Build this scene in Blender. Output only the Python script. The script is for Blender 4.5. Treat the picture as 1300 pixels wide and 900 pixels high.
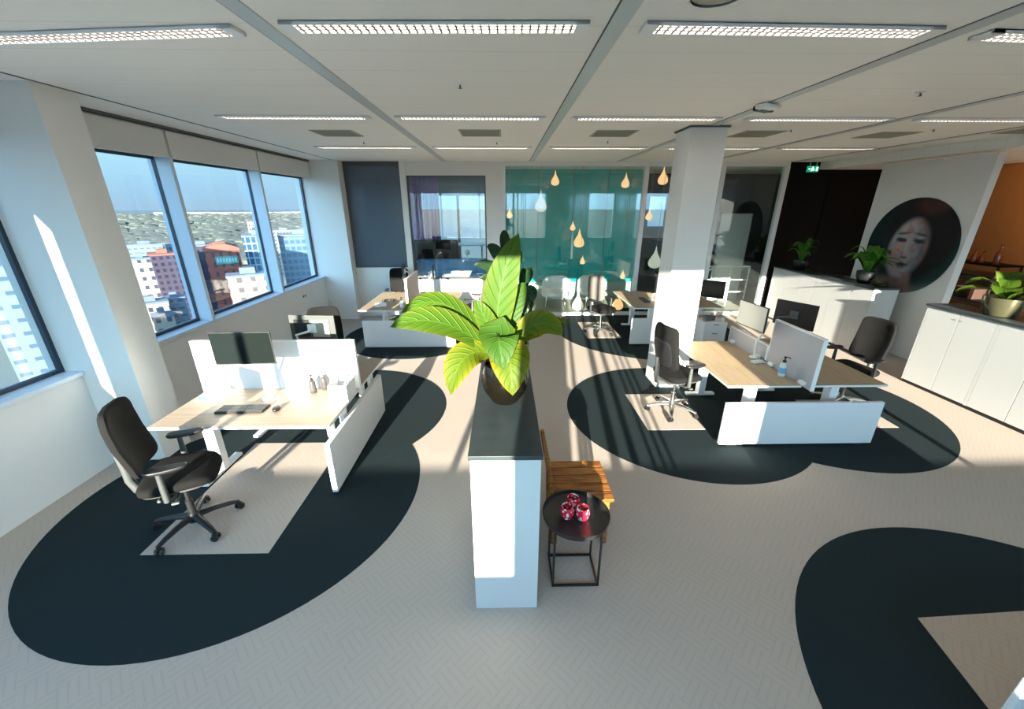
import bpy, bmesh, math, random
from mathutils import Vector, Matrix
random.seed(7)
sc = bpy.context.scene
for o in list(bpy.data.objects):
    bpy.data.objects.remove(o)
C = sc.collection
PI = math.pi

# ---------------------------------------------------------------- camera
cam_d = bpy.data.cameras.new('camera'); cam = bpy.data.objects.new('camera', cam_d); C.objects.link(cam)
cam_d.sensor_width = 36; cam_d.lens = 36 * 504 / 1300; cam_d.clip_start = .05; cam_d.clip_end = 30000
cam.location = (0, 0, 2.55)
cam.rotation_euler = (math.radians(90 - 20.55), 0, math.radians(-1.1))
sc.camera = cam
# ---------------------------------------------------------------- colour management
sc.view_settings.view_transform = 'Standard'
sc.view_settings.look = 'None'
sc.view_settings.gamma = 1
sc.view_settings.use_curve_mapping = False
sc.view_settings.exposure = 1.5
# ---------------------------------------------------------------- sun
SUN = Vector((.125, 1, -.19)).normalized()
sd = bpy.data.lights.new('sun', 'SUN'); sd.energy = 14; sd.angle = math.radians(.5); sd.color = (1, .89, .74)
so = bpy.data.objects.new('sun', sd); C.objects.link(so)
so.rotation_euler = SUN.to_track_quat('-Z', 'Y').to_euler()
# ---------------------------------------------------------------- sky
w = bpy.data.worlds.new('sky'); sc.world = w; w.use_nodes = True
nt = w.node_tree; nt.nodes.clear()
def wn(t, **k):
    n = nt.nodes.new(t)
    for a, b in k.items(): setattr(n, a, b)
    return n
wout = wn('ShaderNodeOutputWorld'); wbg = wn('ShaderNodeBackground')
tc = wn('ShaderNodeTexCoord'); sep = wn('ShaderNodeSeparateXYZ')
nt.links.new(tc.outputs['Generated'], sep.inputs[0])
ramp = wn('ShaderNodeValToRGB')
e = ramp.color_ramp.elements
e[0].position = 0.0; e[0].color = (.29, .44, .58, 1)
e[1].position = .8; e[1].color = (.16, .36, .68, 1)
for p, c in ((.03, (.30, .49, .65)), (.10, (.35, .63, .75)), (.3, (.33, .60, .82))):
    q = ramp.color_ramp.elements.new(p); q.color = (*c, 1)
nt.links.new(sep.outputs['Z'], ramp.inputs[0])
mm = wn('ShaderNodeMapRange'); mm.inputs[1].default_value = -.2; mm.inputs[2].default_value = 1.0
mm.inputs[3].default_value = .55; mm.inputs[4].default_value = 4.4
mneg = wn('ShaderNodeMath', operation='MULTIPLY'); mneg.inputs[1].default_value = -1
nt.links.new(sep.outputs['Y'], mneg.inputs[0]); nt.links.new(mneg.outputs[0], mm.inputs[0])
nt.links.new(ramp.outputs[0], wbg.inputs[0]); nt.links.new(mm.outputs[0], wbg.inputs[1])
nt.links.new(wbg.outputs[0], wout.inputs[0])
sc.cycles.max_bounces = 14; sc.cycles.diffuse_bounces = 6; sc.cycles.glossy_bounces = 5
sc.cycles.transparent_max_bounces = 24; sc.cycles.caustics_reflective = False; sc.cycles.caustics_refractive = False
sc.cycles.sample_clamp_indirect = 6

# ================================================================ materials
def mat(name, col, rough=.5, metal=0., spec=.5, coat=0., emit=None, estr=0., noise=0., nscale=40., bump=0., alpha=None):
    m = bpy.data.materials.new(name); m.use_nodes = True
    t = m.node_tree; b = t.nodes['Principled BSDF']
    b.inputs['Base Color'].default_value = (*col, 1); b.inputs['Roughness'].default_value = rough
    b.inputs['Metallic'].default_value = metal; b.inputs['Specular IOR Level'].default_value = spec
    b.inputs['Coat Weight'].default_value = coat
    if emit: b.inputs['Emission Color'].default_value = (*emit, 1); b.inputs['Emission Strength'].default_value = estr
    if noise or bump:
        tc = t.nodes.new('ShaderNodeTexCoord'); n = t.nodes.new('ShaderNodeTexNoise')
        n.inputs['Scale'].default_value = nscale; n.inputs['Detail'].default_value = 4
        t.links.new(tc.outputs['Object'], n.inputs['Vector'])
        if noise:
            mx = t.nodes.new('ShaderNodeMix'); mx.data_type = 'RGBA'
            mx.inputs['A'].default_value = (*[c * (1 - noise) for c in col], 1)
            mx.inputs['B'].default_value = (*[min(1, c * (1 + noise)) for c in col], 1)
            t.links.new(n.outputs['Fac'], mx.inputs['Factor']); t.links.new(mx.outputs['Result'], b.inputs['Base Color'])
        if bump:
            bp = t.nodes.new('ShaderNodeBump'); bp.inputs['Strength'].default_value = bump; bp.inputs['Distance'].default_value = .01
            t.links.new(n.outputs['Fac'], bp.inputs['Height']); t.links.new(bp.outputs[0], b.inputs['Normal'])
    return m

def glass(name, tint=(1, 1, 1), refl=.06, edge=.5, rough=0., gtint=(1, 1, 1)):
    m = bpy.data.materials.new(name); m.use_nodes = True; t = m.node_tree; t.nodes.clear()
    o = t.nodes.new('ShaderNodeOutputMaterial'); mx = t.nodes.new('ShaderNodeMixShader')
    tr = t.nodes.new('ShaderNodeBsdfTransparent'); gl = t.nodes.new('ShaderNodeBsdfGlossy')
    tr.inputs[0].default_value = (*tint, 1); gl.inputs['Roughness'].default_value = rough; gl.inputs[0].default_value = (*gtint, 1)
    lw = t.nodes.new('ShaderNodeLayerWeight'); pw = t.nodes.new('ShaderNodeMath'); pw.operation = 'POWER'; pw.inputs[1].default_value = 4
    ma = t.nodes.new('ShaderNodeMath'); ma.operation = 'MULTIPLY_ADD'; ma.inputs[1].default_value = edge; ma.inputs[2].default_value = refl
    t.links.new(lw.outputs['Facing'], pw.inputs[0]); t.links.new(pw.outputs[0], ma.inputs[0]); t.links.new(ma.outputs[0], mx.inputs[0])
    t.links.new(tr.outputs[0], mx.inputs[1]); t.links.new(gl.outputs[0], mx.inputs[2]); t.links.new(mx.outputs[0], o.inputs[0])
    return m

def node(t, ty, **k):
    n = t.nodes.new(ty)
    for a, b in k.items(): setattr(n, a, b)
    return n

def math_n(t, op, a, b=None):
    n = node(t, 'ShaderNodeMath', operation=op)
    for i, v in enumerate((a, b)):
        if v is None: continue
        if isinstance(v, (int, float)): n.inputs[i].default_value = v
        else: t.links.new(v, n.inputs[i])
    return n.outputs[0]

def herringbone(name, c1, c2, cell=.17, line=62., amp=1.):
    m = mat(name, c1, .9, spec=.15); t = m.node_tree; b = t.nodes['Principled BSDF']
    tc = node(t, 'ShaderNodeTexCoord'); mp = node(t, 'ShaderNodeMapping'); mp.inputs['Rotation'].default_value = (0, 0, PI / 4)
    t.links.new(tc.outputs['Object'], mp.inputs[0])
    s = node(t, 'ShaderNodeSeparateXYZ'); t.links.new(mp.outputs[0], s.inputs[0])
    fx = math_n(t, 'FLOOR', math_n(t, 'DIVIDE', s.outputs['X'], cell)); fy = math_n(t, 'FLOOR', math_n(t, 'DIVIDE', s.outputs['Y'], cell))
    ck = math_n(t, 'MODULO', math_n(t, 'ADD', math_n(t, 'ADD', fx, fy), 1000), 2)
    wx = math_n(t, 'SINE', math_n(t, 'MULTIPLY', s.outputs['X'], line * 2)); wy = math_n(t, 'SINE', math_n(t, 'MULTIPLY', s.outputs['Y'], line * 2))
    a = math_n(t, 'MULTIPLY', wx, ck); c = math_n(t, 'MULTIPLY', wy, math_n(t, 'SUBTRACT', 1, ck))
    wv = math_n(t, 'ADD', a, c)
    nz = node(t, 'ShaderNodeTexNoise'); nz.inputs['Scale'].default_value = 260; nz.inputs['Detail'].default_value = 3
    t.links.new(tc.outputs['Object'], nz.inputs['Vector'])
    nz2 = node(t, 'ShaderNodeTexNoise'); nz2.inputs['Scale'].default_value = 1.3
    t.links.new(tc.outputs['Object'], nz2.inputs['Vector'])
    f = math_n(t, 'ADD', math_n(t, 'MULTIPLY', math_n(t, 'MAXIMUM', math_n(t, 'SUBTRACT', wv, .55), 0), 1.1 * amp), math_n(t, 'MULTIPLY', math_n(t, 'SUBTRACT', nz.outputs['Fac'], .4), 1.2 * amp))
    f = math_n(t, 'ADD', f, math_n(t, 'MULTIPLY', math_n(t, 'SUBTRACT', nz2.outputs['Fac'], .5), .35))
    mx = node(t, 'ShaderNodeMix', data_type='RGBA'); mx.inputs['A'].default_value = (*c1, 1); mx.inputs['B'].default_value = (*c2, 1)
    t.links.new(f, mx.inputs['Factor']); t.links.new(mx.outputs['Result'], b.inputs['Base Color'])
    return m

def wood(name, c1, c2, scale=(1.2, 14, 14), rough=.45, axis=0, plank=None):
    m = mat(name, c1, rough, spec=.4); t = m.node_tree; b = t.nodes['Principled BSDF']
    tc = node(t, 'ShaderNodeTexCoord'); mp = node(t, 'ShaderNodeMapping'); mp.inputs['Scale'].default_value = scale
    t.links.new(tc.outputs['Object'], mp.inputs[0])
    n = node(t, 'ShaderNodeTexNoise'); n.inputs['Scale'].default_value = 2.2; n.inputs['Detail'].default_value = 6; n.inputs['Distortion'].default_value = .6
    t.links.new(mp.outputs[0], n.inputs['Vector'])
    r = node(t, 'ShaderNodeValToRGB'); r.color_ramp.elements[0].position = .32; r.color_ramp.elements[1].position = .68
    r.color_ramp.elements[0].color = (*c2, 1); r.color_ramp.elements[1].color = (*c1, 1)
    t.links.new(n.outputs['Fac'], r.inputs[0]); t.links.new(r.outputs[0], b.inputs['Base Color'])
    return m

def leaf_mat(name, c_top, c_vein, c_edge, trans=.35, rough=.55):
    m = bpy.data.materials.new(name); m.use_nodes = True; t = m.node_tree; b = t.nodes['Principled BSDF']
    uv = node(t, 'ShaderNodeUVMap'); s = node(t, 'ShaderNodeSeparateXYZ'); t.links.new(uv.outputs[0], s.inputs[0])
    av = math_n(t, 'ABSOLUTE', math_n(t, 'SUBTRACT', s.outputs['Y'], .5))
    rib = math_n(t, 'LESS_THAN', av, .022)
    ph = math_n(t, 'SUBTRACT', math_n(t, 'MULTIPLY', s.outputs['X'], 62), math_n(t, 'MULTIPLY', av, 24))
    vein = math_n(t, 'POWER', math_n(t, 'MAXIMUM', math_n(t, 'SINE', ph), 0), 6)
    f = math_n(t, 'MAXIMUM', rib, math_n(t, 'MULTIPLY', vein, .7))
    nz = node(t, 'ShaderNodeTexNoise'); nz.inputs['Scale'].default_value = 9; tc = node(t, 'ShaderNodeTexCoord'); t.links.new(tc.outputs['Object'], nz.inputs['Vector'])
    ed = math_n(t, 'MULTIPLY', math_n(t, 'POWER', math_n(t, 'MULTIPLY', av, 2), 3), math_n(t, 'MULTIPLY', nz.outputs['Fac'], 1.3))
    m1 = node(t, 'ShaderNodeMix', data_type='RGBA'); m1.inputs['A'].default_value = (*c_top, 1); m1.inputs['B'].default_value = (*c_edge, 1); t.links.new(ed, m1.inputs['Factor'])
    m2 = node(t, 'ShaderNodeMix', data_type='RGBA'); m2.inputs['B'].default_value = (*c_vein, 1)
    t.links.new(m1.outputs['Result'], m2.inputs['A']); t.links.new(f, m2.inputs['Factor'])
    t.links.new(m2.outputs['Result'], b.inputs['Base Color']); b.inputs['Roughness'].default_value = rough; b.inputs['Specular IOR Level'].default_value = .22
    tr = node(t, 'ShaderNodeBsdfTranslucent'); t.links.new(m2.outputs['Result'], tr.inputs[0])
    mx = node(t, 'ShaderNodeMixShader'); mx.inputs[0].default_value = trans
    t.links.new(b.outputs[0], mx.inputs[1]); t.links.new(tr.outputs[0], mx.inputs[2])
    t.links.new(mx.outputs[0], t.nodes['Material Output'].inputs[0])
    bp = node(t, 'ShaderNodeBump'); bp.inputs['Strength'].default_value = .7; bp.inputs['Distance'].default_value = .008; bp.invert = True
    t.links.new(f, bp.inputs['Height']); t.links.new(bp.outputs[0], b.inputs['Normal'])
    return m

def facade(name, wall, win, sx, sz, fx=.6, fz=.55, rough=.6, wrough=.15, warm=None):
    """windows in a regular grid on the vertical faces of a box"""
    m = mat(name, wall, rough, spec=.3); t = m.node_tree; b = t.nodes['Principled BSDF']
    tc = node(t, 'ShaderNodeTexCoord'); s = node(t, 'ShaderNodeSeparateXYZ'); t.links.new(tc.outputs['Object'], s.inputs[0])
    h = math_n(t, 'ADD', s.outputs['X'], s.outputs['Y'])
    u = math_n(t, 'FRACT', math_n(t, 'ADD', math_n(t, 'DIVIDE', h, sx), 500)); v = math_n(t, 'FRACT', math_n(t, 'ADD', math_n(t, 'DIVIDE', s.outputs['Z'], sz), 500))
    g = node(t, 'ShaderNodeNewGeometry'); sn = node(t, 'ShaderNodeSeparateXYZ'); t.links.new(g.outputs['Normal'], sn.inputs[0])
    f = math_n(t, 'MULTIPLY', math_n(t, 'LESS_THAN', u, fx), math_n(t, 'LESS_THAN', v, fz))
    f = math_n(t, 'MULTIPLY', f, math_n(t, 'LESS_THAN', math_n(t, 'ABSOLUTE', sn.outputs['Z']), .5))
    mx = node(t, 'ShaderNodeMix', data_type='RGBA'); mx.inputs['A'].default_value = (*wall, 1); mx.inputs['B'].default_value = (*win, 1)
    t.links.new(f, mx.inputs['Factor']); t.links.new(mx.outputs['Result'], b.inputs['Base Color'])
    mr = node(t, 'ShaderNodeMix', data_type='FLOAT'); mr.inputs['A'].default_value = rough; mr.inputs['B'].default_value = wrough
    t.links.new(f, mr.inputs['Factor']); t.links.new(mr.outputs['Result'], b.inputs['Roughness'])
    return m

M = {}
M['carpet'] = herringbone('carpet', (.43, .368, .318), (.315, .265, .228), cell=.15, line=75., amp=.55)
M['dark_carpet'] = mat('dark_carpet', (.016, .025, .028), .95, spec=.08, noise=.45, nscale=420, bump=.3)
M['wall'] = mat('wall_paint', (.74, .73, .70), .7, spec=.2, noise=.02, nscale=3)
M['grey_wall'] = mat('grey_wall_paint', (.74, .74, .73), .6, spec=.2, noise=.03, nscale=3)
M['blind'] = mat('blind_fabric', (.66, .655, .62), .85, spec=.1, noise=.03, nscale=200)
M['white'] = mat('white_laminate', (.72, .725, .73), .35, spec=.4)
M['cab_white'] = mat('cabinet_white', (.52, .525, .52), .4, spec=.35)
M['white_metal'] = mat('white_metal', (.82, .82, .82), .3, spec=.5)
M['frame_white'] = mat('window_frame_white', (.60, .69, .78), .4, spec=.4)  # white frames tinted blue, sky light put into the colour
M['gasket'] = mat('gasket', (.02, .035, .06), .5)
M['black'] = mat('black_plastic', (.012, .012, .013), .4, spec=.4)
M['black_fabric'] = mat('black_fabric', (.0075, .0072, .0072), .9, spec=.15, noise=.3, nscale=300, bump=.2)
M['black_metal'] = mat('black_metal', (.015, .015, .016), .35, spec=.5)
M['grey_mesh'] = mat('grey_mesh_fabric', (.12, .11, .10), .85, spec=.15, noise=.25, nscale=350)
M['grey_plastic'] = mat('grey_plastic', (.06, .063, .061), .45, spec=.4)
M['dark_grey'] = mat('dark_grey_plastic', (.07, .075, .075), .5)
M['alu'] = mat('polished_aluminium', (.62, .62, .6), .25, metal=1)
M['chrome'] = mat('chrome', (.75, .75, .75), .12, metal=1)
M['screen'] = mat('screen_black', (.008, .011, .010), .12, spec=.6)
M['cab_top'] = mat('black_cabinet_top', (.030, .040, .043), .42, spec=.45, noise=.3, nscale=9)
M['oak'] = wood('light_oak', (.37, .29, .215), (.30, .235, .17))
M['oak_r'] = wood('light_oak_lengthwise', (.42, .32, .205), (.34, .25, .16), (14, 1.2, 14))
M['teak'] = wood('reclaimed_teak', (.42, .16, .028), (.12, .036, .007), (2, 16, 10), .35)
M['glass'] = glass('window_glass', (.93, .96, .97), .03, .35)
M['part_glass'] = glass('partition_glass', (.90, .96, .95), .055, .45)
M['tint_glass'] = glass('dark_tinted_glass', (.22, .27, .31), .10, .5, gtint=(.75, .88, 1))
M['slate'] = mat('slate_back_painted_glass', (.085, .115, .145), .16, spec=.6, coat=.3)
M['teal'] = mat('teal_back_painted_glass', (.003, .46, .47), .10, spec=.7, coat=.5)
M['teal_sunlit'] = mat('sunlit_teal_panel', (.30, .40, .38), .5)
M['near_black'] = mat('near_black_wall', (.004, .0033, .003), .6, spec=.12, noise=.2, nscale=3)
M['dark_wall'] = mat('dark_green_wall', (.018, .026, .026), .5, spec=.3)
M['orange_wall'] = mat('tan_wall', (.24, .12, .05), .8, spec=.1, noise=.08, nscale=5)
M['purple'] = mat('purple_curtain', (.22, .09, .27), .8, spec=.1)
M['blue'] = mat('blue_laminate', (.055, .22, .48), .4)
M['louvre'] = mat('louvre_metal', (.10, .10, .115), .45, spec=.4)
M['tube'] = mat('lamp_tube', (1, 1, 1), .5, emit=(1, .87, .68), estr=4.0)
M['vent'] = mat('vent_grey', (.36, .35, .28), .7, noise=.1, nscale=60)
M['runner'] = mat('ceiling_runner', (.50, .54, .54), .35, spec=.5)
M['gap'] = mat('shadow_gap', (.10, .10, .10), .8)
M['pend_warm'] = mat('warm_lamp_glass', (.88, .55, .30), .2, emit=(1, .52, .22), estr=.42)
M['pend_clear'] = mat('frosted_lamp_glass', (.88, .90, .84), .2, spec=.6, emit=(1, .85, .65), estr=.12)
M['cord'] = mat('lamp_cord', (.25, .28, .27), .5)
M['soil'] = mat('soil', (.03, .02, .012), .95, noise=.4, nscale=80)
M['pot_dark'] = mat('dark_glazed_pot', (.0045, .0038, .0022), .2, spec=.3)
M['pot_black'] = mat('black_textured_pot', (.010, .010, .010), .2, spec=.6, noise=.4, nscale=60, bump=.8)
M['pot_olive'] = mat('olive_metallic_pot', (.17, .16, .09), .22, metal=.7)
M['leaf_lime'] = leaf_mat('lime_leaf', (.046, .108, .006), (.075, .14, .016), (.105, .125, .004))
M['leaf_yellow'] = leaf_mat('yellow_leaf', (.070, .115, .004), (.10, .145, .010), (.25, .18, .002))
M['leaf_green'] = leaf_mat('green_leaf', (.030, .082, .008), (.052, .11, .016), (.045, .08, .005), .3)
M['leaf_dark'] = leaf_mat('dark_leaf', (.010, .030, .012), (.02, .05, .015), (.012, .035, .01), .1, .25)
M['leaf_mid'] = leaf_mat('mid_green_leaf', (.05, .17, .015), (.10, .26, .03), (.10, .22, .01), .25)
M['stem'] = mat('stem', (.30, .38, .06), .5)
M['dark_stem'] = mat('dark_stem', (.03, .035, .015), .6)
M['red_glass'] = mat('red_mosaic_glass', (.62, .05, .08), .15, spec=.7)
M['paper'] = mat('paper', (.78, .78, .80), .6)
M['paper_blue'] = mat('blue_print', (.16, .24, .50), .5)
M['paper_pink'] = mat('pink_print', (.66, .40, .46), .5)
M['exit_green'] = mat('exit_sign_green', (.01, .20, .12), .4, emit=(.0, .32, .19), estr=.35)
M['exit_white'] = mat('exit_sign_white', (.8, .9, .86), .4, emit=(.8, 1, .93), estr=.7)
M['bottle_clear'] = mat('clear_bottle_plastic', (.70, .72, .72), .2, spec=.5)
M['bottle_sun_dimmed'] = mat('sun_dimmed_bottle_plastic', (.060, .055, .053), .3, spec=.3)  # bottle plastic darkened to offset the sun on these bottles
M['label_blue'] = mat('blue_bottle_label', (.20, .42, .70), .4)
M['amber'] = mat('amber_bottle', (.20, .05, .01), .12, spec=.7)

# ceiling tiles with faint joints
def ceiling_mat():
    m = mat('ceiling_tile', (.88, .86, .81), .9, spec=.1); t = m.node_tree; b = t.nodes['Principled BSDF']
    tc = node(t, 'ShaderNodeTexCoord'); s = node(t, 'ShaderNodeSeparateXYZ'); t.links.new(tc.outputs['Object'], s.inputs[0])
    fr = math_n(t, 'FRACT', math_n(t, 'ADD', math_n(t, 'DIVIDE', s.outputs['Y'], .387), 20.3)); ln = math_n(t, 'LESS_THAN', fr, .018)
    nz = node(t, 'ShaderNodeTexNoise'); nz.inputs['Scale'].default_value = 300; t.links.new(tc.outputs['Object'], nz.inputs['Vector'])
    f = math_n(t, 'ADD', math_n(t, 'MULTIPLY', ln, .6), math_n(t, 'MULTIPLY', nz.outputs['Fac'], .25))
    mx = node(t, 'ShaderNodeMix', data_type='RGBA'); mx.inputs['A'].default_value = (.88, .86, .81, 1); mx.inputs['B'].default_value = (.66, .645, .60, 1)
    t.links.new(f, mx.inputs['Factor']); t.links.new(mx.outputs['Result'], b.inputs['Base Color'])
    return m
M['ceiling'] = ceiling_mat()

# ================================================================ mesh helpers
def V(*a): return Vector(a)

class MB:
    def __init__(s): s.bm = bmesh.new(); s.uv = None; s.bev = False
    def _fin(s, verts, mi, mx=None):
        if mx is not None: bmesh.ops.transform(s.bm, matrix=mx, verts=verts)
        fs = {f for v in verts for f in v.link_faces}
        for f in fs: f.material_index = mi
        return list(fs)
    def box(s, c, d, rz=0, mi=0, bev=0, seg=2, rot=None):
        r = bmesh.ops.create_cube(s.bm, size=1)['verts']
        R = rot.to_4x4() if rot is not None else Matrix.Rotation(rz, 4, 'Z')
        mx = Matrix.Translation(Vector(c)) @ R @ Matrix.Diagonal((*d, 1))
        s._fin(r, mi, mx)
        if bev:
            s.bev = True
            ed = list({e for v in r for e in v.link_edges})
            q = bmesh.ops.bevel(s.bm, geom=ed, offset=bev, segments=seg, profile=.5, affect='EDGES', clamp_overlap=True)
            for f in q['faces']: f.material_index = mi
        return s
    def bb(s, x0, x1, y0, y1, z0, z1, mi=0, bev=0, seg=2):
        return s.box(((x0 + x1) / 2, (y0 + y1) / 2, (z0 + z1) / 2), (abs(x1 - x0), abs(y1 - y0), abs(z1 - z0)), 0, mi, bev, seg)
    def cyl(s, p0, p1, r0, r1=None, n=16, mi=0):
        return s.tube([p0, p1], [r0, r0 if r1 is None else r1], n, mi)
    def tube(s, pts, r, n=10, mi=0, closed=False, flat=1.0):
        pts = [Vector(p) for p in pts]; k = len(pts)
        if not isinstance(r, (list, tuple)): r = [r] * k
        rings = []; up = None
        for i, p in enumerate(pts):
            if closed: d = pts[(i + 1) % k] - pts[i - 1]
            else: d = pts[min(i + 1, k - 1)] - pts[max(i - 1, 0)]
            d.normalize()
            if up is None:
                up = V(0, 0, 1) if abs(d.z) < .9 else V(1, 0, 0)
            a = d.cross(up).normalized(); b = a.cross(d).normalized(); up = b
            rings.append([s.bm.verts.new(p + a * math.cos(2 * PI * j / n) * r[i] + b * math.sin(2 * PI * j / n) * r[i] * flat) for j in range(n)])
        fs = []
        for i in range(k if closed else k - 1):
            A, B = rings[i], rings[(i + 1) % k]
            for j in range(n): fs.append(s.bm.faces.new((A[j], A[(j + 1) % n], B[(j + 1) % n], B[j])))
        if not closed:
            fs.append(s.bm.faces.new(rings[0][::-1])); fs.append(s.bm.faces.new(rings[-1]))
        for f in fs: f.material_index = mi
        return s
    def lathe(s, prof, c=(0, 0, 0), n=28, mi=0):
        c = Vector(c); rings = []
        for r, z in prof:
            if r < 1e-5: rings.append([s.bm.verts.new(c + V(0, 0, z))])
            else: rings.append([s.bm.verts.new(c + V(r * math.cos(2 * PI * j / n), r * math.sin(2 * PI * j / n), z)) for j in range(n)])
        for A, B in zip(rings, rings[1:]):
            for j in range(n):
                j2 = (j + 1) % n
                if len(A) == 1 and len(B) == 1: continue
                if len(A) == 1: f = s.bm.faces.new((A[0], B[j2], B[j]))
                elif len(B) == 1: f = s.bm.faces.new((A[j], A[j2], B[0]))
                else: f = s.bm.faces.new((A[j], A[j2], B[j2], B[j]))
                f.material_index = mi
        return s
    def prism(s, pts, z0, z1, mi=0):
        a = [s.bm.verts.new((x, y, z0)) for x, y in pts]; b = [s.bm.verts.new((x, y, z1)) for x, y in pts]
        n = len(pts); fs = [s.bm.faces.new(a[::-1]), s.bm.faces.new(b)]
        for i in range(n): fs.append(s.bm.faces.new((a[i], a[(i + 1) % n], b[(i + 1) % n], b[i])))
        for f in fs: f.material_index = mi
        return s
    def prism_m(s, pts, d, mx, mi=0):
        """polygon in local xy extruded by d along local z, placed by matrix"""
        a = [s.bm.verts.new(mx @ V(x, y, 0)) for x, y in pts]; b = [s.bm.verts.new(mx @ V(x, y, d)) for x, y in pts]
        n = len(pts); fs = [s.bm.faces.new(a[::-1]), s.bm.faces.new(b)]
        for i in range(n): fs.append(s.bm.faces.new((a[i], a[(i + 1) % n], b[(i + 1) % n], b[i])))
        for f in fs: f.material_index = mi
        return s
    def pad(s, fn, nu=14, nv=14, ex=5., th=.03, mi=0):
        """cushion: superellipse outline in (u,v) -1..1 mapped by fn(u,v,w) w=-1..1 through the thickness"""
        rows = []
        def prof(k):  # radial samples incl. rounded rim
            return [0, .45, .75, .9, .97, 1.0][k]
        N = 40; tops = []
        ang = [2 * PI * i / N for i in range(N)]
        def se(a):
            c, d = math.cos(a), math.sin(a)
            return (abs(c) ** (2 / ex) * (1 if c >= 0 else -1), abs(d) ** (2 / ex) * (1 if d >= 0 else -1))
        layers = [(.35, 1), (.7, 1), (.88, .95), (.96, .75), (1.0, .35), (1.0, -.35), (.96, -.75), (.88, -.95), (.7, -1), (.35, -1)]
        ct = s.bm.verts.new(fn(0, 0, 1)); cb = s.bm.verts.new(fn(0, 0, -1))
        rings = [[s.bm.verts.new(fn(se(a)[0] * k, se(a)[1] * k, wv)) for a in ang] for k, wv in layers]
        fs = []
        for i in range(N):
            j = (i + 1) % N
            fs.append(s.bm.faces.new((ct, rings[0][i], rings[0][j])))
            fs.append(s.bm.faces.new((cb, rings[-1][j], rings[-1][i])))
            for A, B in zip(rings, rings[1:]): fs.append(s.bm.faces.new((A[i], B[i], B[j], A[j])))
        for f in fs: f.material_index = mi
        return s
    def leaf(s, p0, p1, p2, wd, nrm=None, fold=.25, mi=0, nu=14, nv=8, wave=0., power=.8):
        if s.uv is None: s.uv = s.bm.loops.layers.uv.new('UVMap')
        p0, p1, p2 = Vector(p0), Vector(p1), Vector(p2); nrm = Vector(nrm) if nrm is not None else V(0, -.5, 1)
        g = []
        for i in range(nu + 1):
            t = i / nu
            p = p0 * (1 - t) ** 2 + p1 * 2 * t * (1 - t) + p2 * t * t
            d = ((p1 - p0) * (1 - t) + (p2 - p1) * t).normalized()
            sd = d.cross(nrm); sd = sd.normalized() if sd.length > 1e-4 else V(1, 0, 0)
            n2 = sd.cross(d).normalized()
            pr = max(.02, math.sin(PI * min(1, t ** power))) ** (.62 if power < 1 else .72) if t < 1 else .012
            row = []
            for j in range(nv + 1):
                q = j / nv * 2 - 1
                row.append(s.bm.verts.new(p + sd * q * wd / 2 * pr + n2 * (fold * abs(q) * wd / 2 * pr + wave * math.sin(t * 9 + q * 2) * wd * .12 * abs(q))))
            g.append(row)
        for i in range(nu):
            for j in range(nv):
                f = s.bm.faces.new((g[i][j], g[i + 1][j], g[i + 1][j + 1], g[i][j + 1])); f.material_index = mi
                for l, (a, b) in zip(f.loops, ((i, j), (i + 1, j), (i + 1, j + 1), (i, j + 1))): l[s.uv].uv = (a / nu, b / nv)
        return s
    def build(s, name, mats, parent=None, smooth=38, bevel=0):
        me = bpy.data.meshes.new(name); bmesh.ops.recalc_face_normals(s.bm, faces=s.bm.faces[:]) if s.uv is None else None
        s.bm.to_mesh(me); s.bm.free()
        for m in (mats if isinstance(mats, (list, tuple)) else [mats]): me.materials.append(M[m] if isinstance(m, str) else m)
        if smooth:
            me.polygons.foreach_set('use_smooth', [True] * len(me.polygons)); me.set_sharp_from_angle(angle=math.radians(smooth))
        o = bpy.data.objects.new(name, me); C.objects.link(o)
        if parent is not None: o.parent = parent
        if s.bev and smooth and smooth < 90:
            wnm = o.modifiers.new('weighted_normal', 'WEIGHTED_NORMAL'); wnm.keep_sharp = True; wnm.weight = 100
        if bevel:
            b = o.modifiers.new('bevel', 'BEVEL'); b.width = bevel; b.segments = 2; b.limit_method = 'ANGLE'
        return o

def tag(o, label, cat, group=None, kind=None):
    o['label'] = label; o['category'] = cat
    if group: o['group'] = group
    if kind: o['kind'] = kind
    return o
def thing(name, label, cat, loc=(0, 0, 0), rz=0, group=None):
    o = bpy.data.objects.new(name, None); C.objects.link(o); o.location = loc; o.rotation_euler = (0, 0, rz)
    o.empty_display_size = .1
    return tag(o, label, cat, group)
def struct(name, mb, mats, parent=None, **k):
    o = mb.build(name, mats, parent, **k); o['kind'] = 'structure'
    return o
def kids(o): return list(o.children)
def dup(root, label, loc, rz=0, group=None):
    r = root.copy(); C.objects.link(r); r.location = loc; r.rotation_euler = (0, 0, rz); r['label'] = label
    if group: r['group'] = group
    for ch in kids(root):
        c = ch.copy(); C.objects.link(c); c.parent = r
        for g in kids(ch):
            d = g.copy(); C.objects.link(d); d.parent = c
    return r

# ================================================================ SETTING
CH = 3.45
struct('floor', MB().bb(-4.5, 10.6, -2.1, 14.3, -.25, 0), 'carpet')
struct('ceiling', MB().bb(-4.5, 10.6, -2.1, 14.3, CH, CH + .25), 'ceiling')
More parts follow.
